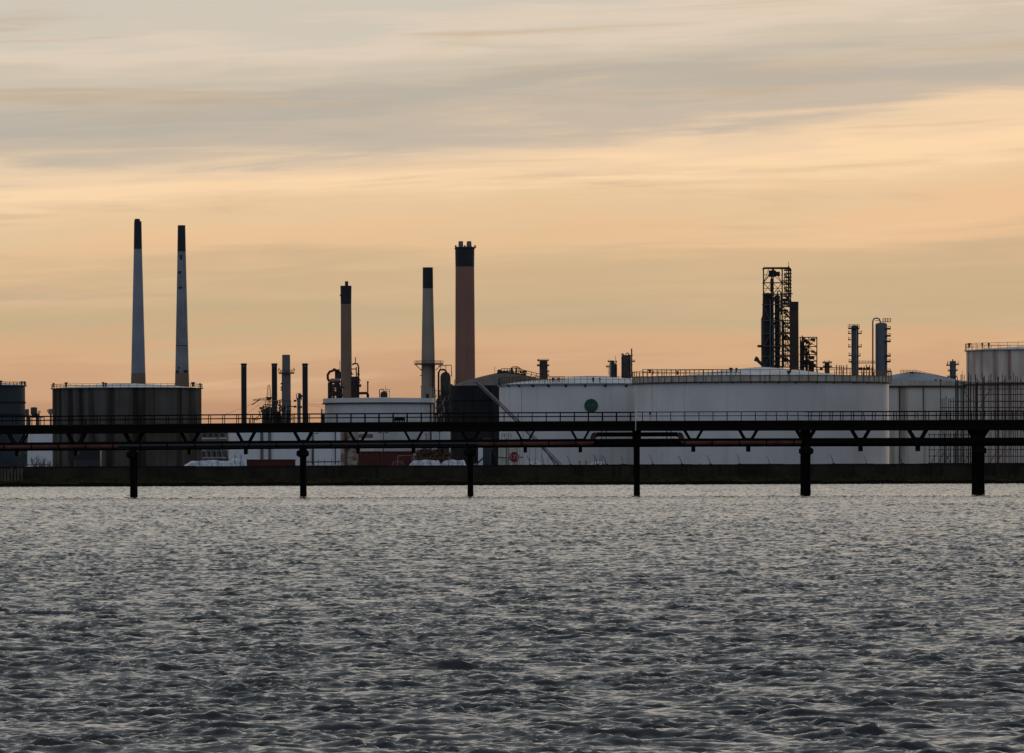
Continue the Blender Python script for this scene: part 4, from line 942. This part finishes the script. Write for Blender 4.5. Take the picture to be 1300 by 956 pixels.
# light standards
for px_, yt, lab in ((398, 550.5, 'thin twin headed lamp post right of the second jetty pier'), (487, 549.5, 'twin headed lamp post behind the left dark red sheds'), (541, 552, 'plain thin lamp post above the scrap heap'), (558, 549, 'thin lamp post right of the scrap heap')):
    t = Th('lamp_post', lab, 'lamp post', px_, 1500, 'yard lamp posts')
    t.part('pole', MB().tube([t.p(px_, 592), t.p(px_, yt)], [.16, .09], 8), STEELD)
    if px_ in (398, 487):
        t.part('arm', MB().bar(t.p(px_-5.5, yt), t.p(px_+5.5, yt), .14), STEELD)
        for s_ in (-1, 1): t.part('lamp_head', MB().box(t.x(px_+s_*5-1.2), t.x(px_+s_*5+1.2), -.3, .3, t.z(yt), t.z(yt-.9)), STEELD)
    else:
        t.part('lamp_head', MB().box(t.x(px_-1.2), t.x(px_+1.2), -.3, .3, t.z(yt), t.z(yt-.9)), STEELD)
# rusty cream columns and small white tanks
rv = Th('rusty_silo', 'cream silo blotched with rust left of the dark red sheds', 'silo', 443.5, 1560)
rv.vessel(443.5, 11.5, 540, 592, RUSTYB, 'shell', dome=.2, n=32); m = MB(); m.bar(rv.p(438, 545, -2.4), rv.p(438, 592, -2.4), .15); m.bar(rv.p(440.5, 545, -2.4), rv.p(440.5, 592, -2.4), .15)
for k in range(24): m.bar(rv.p(438, 546+k*1.9, -2.4), rv.p(440.5, 546+k*1.9, -2.4), .1)
rv.part('ladder', m, STEELR)
rv2 = Th('rusty_silo', 'dull greyish beige silo partly behind the rust blotched one', 'silo', 463.5, 1590)
rv2.vessel(463.5, 10, 541, 592, BEIGET, 'shell', dome=.2, n=32); rv2.part('band', MB().lathe([(10*rv2.S+.02, rv2.z(556)), (10*rv2.S+.1, rv2.z(556)), (10*rv2.S+.1, rv2.z(551)), (10*rv2.S+.02, rv2.z(551))], 24, sm=False), SHEDM)
wt = Th('white_vessel', 'small off white tank with pipes behind the red round sign', 'tank', 645, 1540)
wt.vessel(645.5, 12.8, 557.5, 592, mat('off_white_vessel', (.55,.56,.52), .6, (.45,.44,.38), .4, .8, streak=.4), 'shell', dome=.15, n=32)
m = MB()
for px_ in (637, 640.5, 645, 649): m.bar(wt.p(px_, 558, -2), wt.p(px_, 551, -2), .14)
for y_ in (551, 553.5): m.bar(wt.p(637, y_, -2), wt.p(649, y_, -2), .14)
wt.part('handrail', m, STEELG)
for px_, w_ in ((642.7, .5), (645.7, .35), (656.5, .4), (660, .3)): wt.pipe([(px_, 556), (px_, 592)], w_, STEELD, 'riser_pipe', -2.6)
wt.pipe([(630, 581.3), (664, 580.3)], .45, STEELD, 'pipe', -3); wt.pipe([(625.5, 573), (631, 581), (633, 592)], .6, STEELD, 'pipe', -3)
for px_ in (634, 637.5, 662): wt.part('valve', MB().box(wt.x(px_-.9), wt.x(px_+.9), -3.3, -2.7, wt.z(582), wt.z(580)), STEELR)
wp = Th('white_vessel', 'thin pale standpipe left of the small off white tank', 'standpipe', 610, 1560); wp.vessel(610, 2.9, 565.5, 592, WHITE2, 'shell'); wp.vessel(610, 1.2, 560, 566, STEELG, 'neck')
wb2 = Th('white_vessel', 'dark blue pipe stack between the pale standpipe and the off white tank', 'pipe stack', 618.5, 1555); wb2.vessel(618.5, 5, 556, 592, DBLUE, 'shell', dome=.2); wb2.part('flange', MB().lathe([(5.4*wb2.S, wb2.z(572)), (5.4*wb2.S, wb2.z(570.5))], 20, sm=False), DBLUE)
ip = Th('inclined_pipe', 'dark inclined strut leaning between the wall and the pale standpipe', 'strut', 616, 1500)
ip.part('strut', MB().bar(ip.p(604, 590.5), ip.p(629, 566), .38), STEELD); ip.part('foot', MB().box(ip.x(601.5), ip.x(606), -.5, .5, 0, ip.z(588.6)), STEELG)
# round red sign with figures
sg = Th('warning_sign', 'round red sign with pale figures standing on the wall top', 'sign', 652.8, 1436)
m = MB(); c_ = sg.p(652.8, 580.3); R_ = 6.1*sg.S; rz = 7.0*sg.S; n_ = 8
vs = [(c_[0]+R_*math.cos(PI/8+2*PI*k/n_)*1.05, -.06, c_[2]+rz*math.sin(PI/8+2*PI*k/n_)) for k in range(n_)]; vs += [(x, .02, z) for x, _, z in vs]
m.add(vs, [tuple(range(n_)), tuple(range(n_, 2*n_))[::-1]] + [(i, i+n_, (i+1) % n_+n_, (i+1) % n_) for i in range(n_)]); face = sg.part('face', m, REDSIGN)
text_part(face, '175', 1.45, (c_[0], -.075, c_[2]-.02), LETTER)
sg.part('post', MB().box(-.09, .09, .03, .15, 0, c_[2]+.6), STEELD)
# stair up the tanks
gw = Th('access_stair', 'long straight silver stair slanting down across the white tank', 'stair', 655, 1740)
def sp(x0, y0, x1, y1, d0=0, d1=0, w=.2, m=None): return m.bar(gw.p(x0, y0, d0), gw.p(x1, y1, d1), w)
for seg_i, (x0, y0, x1, y1) in enumerate(((603, 484.5, 656, 535.5), (656, 535.5, 711, 592))):
    m = MB()
    for d_ in (-.6, .6): m.bar(gw.p(x0, y0, d_), gw.p(x1, y1, d_), .42)
    gw.part('stringer', m, mat('dark_stair_steel', (.12,.12,.125), .6))
    m = MB(); m.bar(gw.p(x0+1.2, y0-2.6, -.6), gw.p(x1+1.2, y1-2.6, -.6), .5)
    gw.part('handrail', m, STEELG)
    m = MB()
    for k in range(13):
        u = k/12; m.bar(gw.p(x0+(x1-x0)*u, y0+(y1-y0)*u, -.6), gw.p(x0+1.2+(x1-x0)*u, y0-2.6+(y1-y0)*u, -.6), .13)
    gw.part('rail_post', m, STEELG)
    m = MB()
    for k in range(34):
        u = k/34; c_ = gw.p(x0+(x1-x0)*u, y0+(y1-y0)*u, 0); m.box(c_[0]-.14, c_[0]+.14, -.55, .55, c_[2]-.03, c_[2]+.03)
    gw.part('treads', m, STEELG)
gw.part('landing', MB().box(gw.x(652), gw.x(660), -1, 1, gw.z(537), gw.z(536)), STEELG)
gw.part('head_platform', MB().box(gw.x(600.5), gw.x(605), -1, 1, gw.z(485), gw.z(484)), STEELG)
m = MB(); m.bar(gw.p(601, 485), gw.p(601, 481.5), .2); m.bar(gw.p(605, 485), gw.p(605, 482), .2); m.bar(gw.p(601, 482), gw.p(605, 482), .2); gw.part('handrail', m, PINKV)
gw.part('lower_brace', MB().bar(gw.p(690, 568), gw.p(706, 592), .3), STEELD)
for k in range(6): gw.part('support', MB().bar(gw.p(664+k*8, 543+k*8.2, 1), gw.p(664+k*8, 592, 1), .14), STEELG)
# low building behind, beyond the streaked tank
lb = Th('plant_building', 'low grey plant building with a cream stripe right of the streaked tank', 'building', 273, 1660)
lb.part('wall', MB().box(lb.x(256.5), lb.x(289.5), -4, 4, 0, lb.z(547)), SHEDM); lb.part('roof', MB().box(lb.x(256), lb.x(290), -4.3, 4.3, lb.z(547)+.003, lb.z(545.5)), DSHED)
lb.part('trim_stripe', MB().box(lb.x(257), lb.x(276), -4.08, -4.003, lb.z(557.5), lb.z(556)), CREAM); lb.part('trim_stripe', MB().box(lb.x(279), lb.x(289), -4.08, -4.003, lb.z(557.2), lb.z(555.7)), CREAM)
for k in range(4):
    w_ = lb.part('window', MB().box(lb.x(258.5+k*7.5), lb.x(263+k*7.5), -4.06, -4.003, lb.z(554.5), lb.z(550.5)), DSHED)
for k in range(5): lb.part('yard_pipe', MB().tube([lb.p(257, 569+k*3.1, -6-k*.3), lb.p(280+k*2, 569+k*3.1, -6-k*.3)], .22, 6), (STEELD, STEELG, STEELR)[k % 3])
for px_ in (262, 268, 275, 283): lb.part('yard_post', MB().bar(lb.p(px_, 568, -6.5), lb.p(px_, 592, -6.5), .2), STEELD)
lb.part('tank_drum', MB().tube([lb.p(284, 571.5, -6.5), lb.p(290, 571.5, -6.5)], .5, 12), STEELG)
ds = Th('shed', 'flat black shed in front of the streaked tank, under the first jetty span', 'shed', 108, 1480)
ds.part('wall', MB().box(ds.x(97.5), ds.x(128), -3, 3, 0, ds.z(583.8)), DSHED); ds.part('upper_storey', MB().box(ds.x(88), ds.x(128), -2.8, 3.2, ds.z(583.8)+.003, ds.z(564)), STK)
for px_ in (89, 98.5, 107, 118): ds.part('leg', MB().bar(ds.p(px_, 592, -2.9), ds.p(px_, 583.8, -2.9), .22), STEELD)
ds.part('door', MB().box(ds.x(108), ds.x(112), -3.06, -3.003, 0, ds.z(585)), STEELD)
for k in range(14):
    x_ = 258 + k*2.3; lb.part('yard_pipe', MB().tube([lb.p(x_, 566+random.uniform(0, 8), -7), lb.p(x_+random.uniform(1, 5), 588, -7)], .12, 6), (STEELD, STEELG, SHEDM)[k % 3])
fn = Th('pipe_rack', 'low dark pipe rack in front of the pale tank right of the second jetty pier', 'pipe rack', 410, 1490)
for px_ in (391, 404, 412, 421, 430): fn.part('post', MB().bar(fn.p(px_, 583), fn.p(px_, 592), .12), STEELD)
fn.part('pipe', MB().tube([fn.p(388, 586.5), fn.p(432, 586.2)], .14, 6), STEELD)
# bare shrubs at the left gap
def shrub(label, px, h, seed, Y=1438):
    r3 = random.Random(seed); t = Th('bare_shrub', label, 'shrub', px, Y, 'bare shrubs behind the wall')
    m = MB()
    def br(p, d, L_, r, lv):
        q = p + d*L_; m.tube([p, q], [r, r*.6], 4)
        if lv == 0: return
        for _ in range(3): br(p.lerp(q, r3.uniform(.35, 1)), (d + Vector((r3.uniform(-.6, .6), r3.uniform(-.6, .6), r3.uniform(-.1, .5)))).normalized(), L_*r3.uniform(.45, .75), r*.55, lv-1)
    for _ in range(6): br(Vector((r3.uniform(-.3, .3), 0, 0)), Vector((r3.uniform(-.35, .35), r3.uniform(-.2, .2), 1)).normalized(), h*r3.uniform(.4, .65), .07, 3)
    t.part('branches', m, TWIG); t.part('stem', MB().tube([(0, 0, -.1), (.02, 0, h*.4)], .09, 6), TWIG)
for px_, h, lab in ((45.5, 3.9, 'spindly bare shrub nearest the dark blue tank'), (51, 3.2, 'low bare shrub, second from the dark blue tank'), (56.5, 3.9, 'tall bare shrub left of the streaked tank edge'), (62, 3.0, 'bushier bare shrub touching the streaked tank edge'), (73, 3.2, 'faint bare shrub in front of the streaked tank'), (22, 2.8, 'sparse bare shrub in front of the dark blue tank'), (14, 2.6, 'leftmost bare shrub on the wall top')):
    shrub(lab, px_, h, int(px_*3))
m = MB()
bw = Th('quay_slabs', 'pale broken concrete slabs leaning on the wall foot at the far left', 'slabs', 14, 1420.5, base=0.2)
for k in range(7): bw.part('slab', MB().box(bw.x(1+k*4.2), bw.x(3.6+k*4.2), -.6-.1*(k % 2), 0, 1.0, bw.z(594+random.uniform(0, 2))), mat('pale_slab', (.11,.10,.09), .9, (.06,.055,.05), .6, 1))
hr = Th('wall_rail', 'low thin handrail along the wall top at the far left', 'railing', 25, 1424.2, base=zt)
m = MB(); m.bar(hr.p(20, 590.2), hr.p(64, 589.4), .12)
for k in range(8): m.bar(hr.p(22+k*5.8, 591.8), hr.p(22+k*5.8, 590), .1)
hr.part('rail', m, STEELR)

# leaning fence posts on the wall
posts = [672, 689.5, 723, 757, 764.5, 768.5, 790.5, 827.5, 864.5, 900.5, 938, 976, 1018, 1057, 1099, 1144]
first = Th('fence_post', 'x', 'fence post', posts[0], 1424.1, 'leaning bare fence posts along the sea wall', base=zt)
h_ = 12.0*first.S
pm = first.part('post', MB().tube([(0.25, 0, -.3), (0, 0, h_*.45), (-.55, 0, h_)], [.075, .065, .045], 6), DRAIL)
pf = first.part('foot', MB().box(.0, .5, -.18, .18, -.05, .16), DRAIL)
ordn = ['first','second','third','fourth','fifth','sixth','seventh','eighth','ninth','tenth','eleventh','twelfth','thirteenth','fourteenth','fifteenth','sixteenth']
first.o['label'] = 'leaning bare fence post, first from the left along the sea wall top'
for i, px_ in enumerate(posts[1:], 1):
    c = first.o.copy(); C.objects.link(c); c.location.x = wpos(px_, 590, 1424.1)[0]
    c.scale = (random.uniform(.7, 1.2), 1, random.uniform(.82, 1.12))
    c['label'] = 'leaning bare fence post, %s from the left along the sea wall top' % ordn[i]
    for p_ in (pm, pf):
        d = p_.copy(); C.objects.link(d); d.parent = c
for px_, lab in ((736, 'stubby orange marker post on the wall, left of its twin'), (744, 'stubby orange marker post on the wall, right of its twin')):
    t = Th('marker_post', lab, 'marker post', px_, 1424.3, 'stubby orange marker posts', base=zt)
    t.part('post', MB().tube([(0, 0, -.2), (0, 0, 5*t.S*.8)], .16, 8), FLINT); t.part('head', MB().tube([(0, 0, 4*t.S), (0, 0, 4.9*t.S)], .22, 8), FLINT)
for px_, w_, lab in ((791.5, 9, 'low dark heap of rubble on the wall left of the middle pier'), (888, 4, 'small dark lump on the wall between two leaning posts')):
    t = Th('rubble_heap', lab, 'rubble', px_, 1424.6, base=zt); lump(px_-w_/2, px_+w_/2, 588.8, t, 'rubble', STEELD, .6, int(px_))

# overhead cables
oc = Th('overhead_cable', 'thin cables strung from the last black stack to the soiled white tank', 'cable', 402, 2040, base=wpos(402, 515, 2040)[1])
for y0_, y1_ in ((512.3, 513.6), (514, 517)): oc.part('cable', MB().tube([oc.p(391 + k*3, y0_+(y1_-y0_)*k/8+.5*math.sin(PI*k/8)) for k in range(9)], .05, 4), DRAIL)
oc2 = Th('overhead_cable', 'thin guy cables sloping down left from the crane', 'cable', 305, 2045, base=wpos(305, 534, 2045)[1])
for a_, b_ in (((286, 526), (338, 505)), ((300, 534), (338, 507))): oc2.part('cable', MB().tube([oc2.p(*a_), oc2.p((a_[0]+b_[0])/2, (a_[1]+b_[1])/2+.8), oc2.p(*b_)], .05, 4), DRAIL)

# ------------------------------------------------------------------ the jetty
JY = 800.0
def jY(px): return 803.0 - 6.0*(px/1300)
jt = bpy.data.objects.new('jetty', None); C.objects.link(jt); jt.location = (0, JY, 0)
tagp(jt, 'long black pipeline jetty on piles crossing the whole view over the water', 'jetty')
def J(px, py, d=0.0, ref=None):
    """point on the jetty's near face; d is metres back from it"""
    Y = jY(px); x, z = wpos(px, py, Y); return (x, Y - JY + d, z)
def deck_top(px): return float(np.interp(px, [-40, 0, 384, 650, 900, 1300, 1340], [540.2, 539.9, 536.4, 534.8, 533.9, 532.8, 532.6]))
def deck_bot(px): return float(np.interp(px, [-40, 0, 384, 650, 900, 1300, 1340], [551.2, 551.0, 548.6, 547.2, 546.6, 546.0, 546.0]))
def pipe_y(px): return float(np.interp(px, [-40, 0, 384, 650, 900, 1300, 1340], [567.2, 567.0, 564.2, 562.6, 561.5, 560.4, 560.3]))
W_ = 6.0
def jbox(pa, pb, ya, yb, d0, d1, mat_, name, parent=None):
    """straight member between two photograph columns; ya, yb are (top, bottom) rows at both ends"""
    a0 = J(pa, ya[0], d0); a1 = J(pa, ya[1], d0); b0 = J(pb, yb[0], d0); b1 = J(pb, yb[1], d0); dd = d1-d0
    vs = [a1, b1, (b1[0], b1[1]+dd, b1[2]), (a1[0], a1[1]+dd, a1[2]), a0, b0, (b0[0], b0[1]+dd, b0[2]), (a0[0], a0[1]+dd, a0[2])]
    m = MB(); m.add(vs, [(0,3,2,1),(4,5,6,7),(0,1,5,4),(1,2,6,5),(2,3,7,6),(3,0,4,7)])
    return mesh_obj(name, m, mat_, parent or jt)
piers = [-45, 168, 384, 597, 809, 1024, 1244, 1345]
spans = [(-45, 168), (168, 384), (384, 597), (597, 806.6), (808.6, 1024), (1024, 1244), (1244, 1345)]
for a_, b_ in spans:
    g0 = .5 if a_ not in (808.6,) else 0
    jbox(a_+.02, b_-.02, (deck_top(a_)+1.3, deck_bot(a_)), (deck_top(b_)+1.3, deck_bot(b_)), .02, .45, BLACK, 'girder')
    jbox(a_+.02, b_-.02, (deck_top(a_)+1.3, deck_bot(a_)), (deck_top(b_)+1.3, deck_bot(b_)), W_-.45, W_-.02, BLACK, 'girder')
    jbox(a_, b_, (deck_top(a_), deck_top(a_)+1.25), (deck_top(b_), deck_top(b_)+1.25), -.12, W_+.12, DECKM, 'deck')
    # flanges on the girder
    jbox(a_+.02, b_-.02, (deck_bot(a_)-.7, deck_bot(a_)+.02), (deck_bot(b_)-.7, deck_bot(b_)+.02), -.10, .5, BLACK, 'girder_flange')
    jbox(a_+.02, b_-.02, (deck_top(a_)+4.2, deck_top(a_)+4.9), (deck_top(b_)+4.2, deck_top(b_)+4.9), -.08, .018, BLACK, 'cable_tray')
# railing, near and far side, one section per span with its posts
def rail_section(a_, b_, d, step, lean=0):
    m = MB()
    for q, w in ((0, .055), (5.0, .045)):
        n_ = 4; pts = [J(a_+(b_-a_)*k/n_, deck_top(a_+(b_-a_)*k/n_)-11+q, d) for k in range(n_+1)]
        m.tube(pts, w, 6)
    top = mesh_obj('railing', m, BLACK, jt)
    px_ = a_ + step*.4
    while px_ < b_-1:
        pt = J(px_, deck_top(px_), d); pu_ = J(px_, deck_top(px_)-11, d); off = random.uniform(-.12, .12) if lean else 0
        mesh_obj('rail_post', MB().bar(pt, (pt[0]+off, pu_[1], pu_[2]), .10), BLACK, top); px_ += step
    return top
for a_, b_ in spans:
    if b_ < 1000: 
        rail_section(a_, b_, .05, 17.9)
        if a_ < 600: rail_section(a_, b_, W_-.05, 35.8 if False else 17.9)
    elif a_ < 900:
        rail_section(a_, 967, .05, 17.9); rail_section(967, b_, .05, 13.6, 1)
    else:
        rail_section(a_, b_, .05, 13.6, 1); rail_section(a_, b_, W_-.05, 13.6, 0)
# deck fittings
m = MB()
for px_ in (501, 504, 507, 510, 513): 
    a_ = J(px_, deck_top(px_), 2); b_ = J(px_, deck_top(px_)-random.uniform(4.5, 6.5), 2); m.bar(a_, b_, .16)
a_ = J(500, deck_top(500)-3.3, 2); b_ = J(514, deck_top(514)-3.3, 2); m.bar(a_, b_, .28)
mesh_obj('valve_manifold', m, BLACK, jt)
m = MB()
for px_ in (505.5, 509): a_ = J(px_, deck_top(px_)-4, 1.9); m.tube([(a_[0]-.35, a_[1], a_[2]), (a_[0]+.35, a_[1], a_[2])], .22, 10)
mesh_obj('valve_wheel', m, BLACK, jt)
m = MB(); a_ = J(825.5, deck_top(825)-9.2, 1); m.box(a_[0]-.12, a_[0]+.12, a_[1]-.1, a_[1]+.1, a_[2]-.15, a_[2]+.15); m.bar(a_, J(825.5, deck_top(825), 1), .05); mesh_obj('deck_lamp', m, BLACK, jt)
m = MB()
for px_ in (104, 107, 316, 322): 
    a_ = J(px_, deck_top(px_), 1.5); b_ = J(px_, deck_top(px_)-6, 1.5); m.bar(a_, b_, .12)
mesh_obj('cable_stub', m, BLACK, jt)
# lower carrier, pipes
for a_, b_ in ((-45, 384), (384, 755), (755, 866), (866, 1024), (1024, 1345)):
    ya, yb = pipe_y(a_), pipe_y(b_)
    jbox(a_, b_, (ya-5, ya-2.2), (yb-5, yb-2.2), .6, .9, BLACK, 'carrier_beam')
    jbox(a_, b_, (ya-4.6, ya-2.2), (yb-4.6, yb-2.2), W_-.9, W_-.6, BLACK, 'carrier_beam')
def jpipe(pts, r, d, mat_, n=14, name='pipeline'):
    return mesh_obj(name, MB().tube([J(px, py, d) for px, py in pts], r, n), mat_, jt)
def yline(a, b, k=6, dy_=0.0): return [(a+(b-a)*i/k, pipe_y(a+(b-a)*i/k)+dy_) for i in range(k+1)]
jpipe(yline(-45, 150, 4), .37, 1.0, RPIPE); jpipe(yline(150, 606, 8), .37, 1.0, BPIPE)
py_ = pipe_y(750)
elb = [(748, py_), (750.5, py_-.5), (752.5, py_-3), (753, py_-6.5), (754.2, py_-9.3), (757, py_-10.6)]
jpipe(yline(606, 748, 4)[:-1] + elb, .36, 1.0, RPIPE)
py2 = pipe_y(866)
jpipe([(757, py_-10.6), (809, pipe_y(809)-10.4), (861, py2-10.4)], .28, 1.0, BLACK)
jpipe([(861, py2-10.4), (864, py2-9), (865.2, py2-6), (866, py2-2.8), (868, py2-.5), (871, py2)] + yline(875, 1018, 4), .36, 1.0, RPIPE)
jpipe(yline(1018, 1345, 6), .38, 1.0, BLACK)
jpipe(yline(-45, 1345, 10, 1.5), .38, 2.2, BLACK); jpipe(yline(-45, 1345, 10, 2.2), .34, 3.6, BLACK)
jpipe(yline(760, 860, 4, .9), .33, 1.0, BLACK)
for px_ in (770, 842): 
    jbox(px_-3, px_+3, (pipe_y(px_)+1, pipe_y(px_)+5.5), (pipe_y(px_)+1, pipe_y(px_)+5.5), .5, 2, BLACK, 'loop_shoe')
for px_ in (769.5, 846.5, 764, 852): jbox(px_-.5, px_+.5, (deck_bot(px_)-.2, pipe_y(px_)), (deck_bot(px_)-.2, pipe_y(px_)), .7, .95, BLACK, 'hanger_rod')
for k in range(40):
    px_ = -30 + k*34.6
    if 750 < px_ < 868: continue
    a_ = J(px_, pipe_y(px_), 1.0); mesh_obj('pipe_flange', MB().tube([(a_[0]-.07, a_[1], a_[2]), (a_[0]+.07, a_[1], a_[2])], .46, 12), BLACK, jt)
# V struts
vx = [20, 95, 168, 239.5, 311, 384, 454, 524.5, 597, 667, 737, 881, 951, 1024, 1094, 1167, 1244, 1315]
for c_ in vx:
    for d_ in (.75, W_-.75):
        m = MB(); yt, yb = deck_bot(c_)-.4, pipe_y(c_)-4.2; w_ = .30 if c_ in (168, 384, 597, 1024, 1244) else .24
        for s_ in (-1, 1): m.bar(J(c_+s_*11, yt, d_), J(c_+s_*4.6, yb, d_), w_)
        m.bar(J(c_-6, yb, d_), J(c_+6, yb, d_), w_*1.05)
        mesh_obj('v_strut', m, BLACK, jt)
    if c_ not in (168, 384, 597, 1024, 1244):
        jbox(c_-2.2, c_+2.2, (pipe_y(c_)+3.2, pipe_y(c_)+12), (pipe_y(c_)+3.2, pipe_y(c_)+12), 1.5, W_-1.5, BLACK, 'hanger_block')
        jbox(c_-3.4, c_+3.4, (pipe_y(c_)+2.6, pipe_y(c_)+4.8), (pipe_y(c_)+2.6, pipe_y(c_)+4.8), .6, W_-.6, BLACK, 'saddle')
# piers
for c_ in piers:
    x_, y_, _ = J(c_, 600); pr = bpy.data.objects.new('pier', None); C.objects.link(pr); pr.parent = jt; pr.location = (x_, y_, 0)
    zt2 = J(c_, pipe_y(c_)+3)[2]; zdb = J(c_, deck_bot(c_))[2]
    wide = c_ in (1024, 1244, 1345); r_ = .36 if not wide else .40
    xs = [0] if not wide else ([-.16, .16] if c_ == 1024 else [-.28, .28])
    for d_ in (1.0, W_-1.0):
        for xx in xs:
            m = MB(); m.lathe([(r_*1.04, -3), (r_*1.04, .5), (r_, .9), (r_, zt2-.4), (r_, zt2 if c_ != 809 and not wide else zdb+.02)], 20, xx, d_); p_ = mesh_obj('pile', m, PILE, pr)
    m = MB()
    if wide: m.box(-.56, .56, .9, W_-.9, zt2-.2, zdb+.01)
    elif c_ == 809: m.box(-.52, .52, .9, W_-.9, zt2+.4, zdb+.01)
    else: m.box(-.42, .42, .7, W_-.7, zt2-.5, zt2+.35)
    mesh_obj('cap_beam', m, BLACK, pr)
    if c_ != 809:
        zc_ = J(c_, pipe_y(c_)+11.5)[2]; m = MB(); rr_ = (.42 if not wide else .55)
        m.lathe([(rr_*.8, zc_-.55), (rr_+.38, zc_-.25), (rr_+.38, zc_+.25), (rr_*.8, zc_+.55)], 18, 0, 1.0, False); mesh_obj('collar', m, BLACK, pr)
    else:
        m = MB(); m.box(-.5, .5, .55, 1.45, 3.3, 3.5); mesh_obj('collar', m, BLACK, pr)
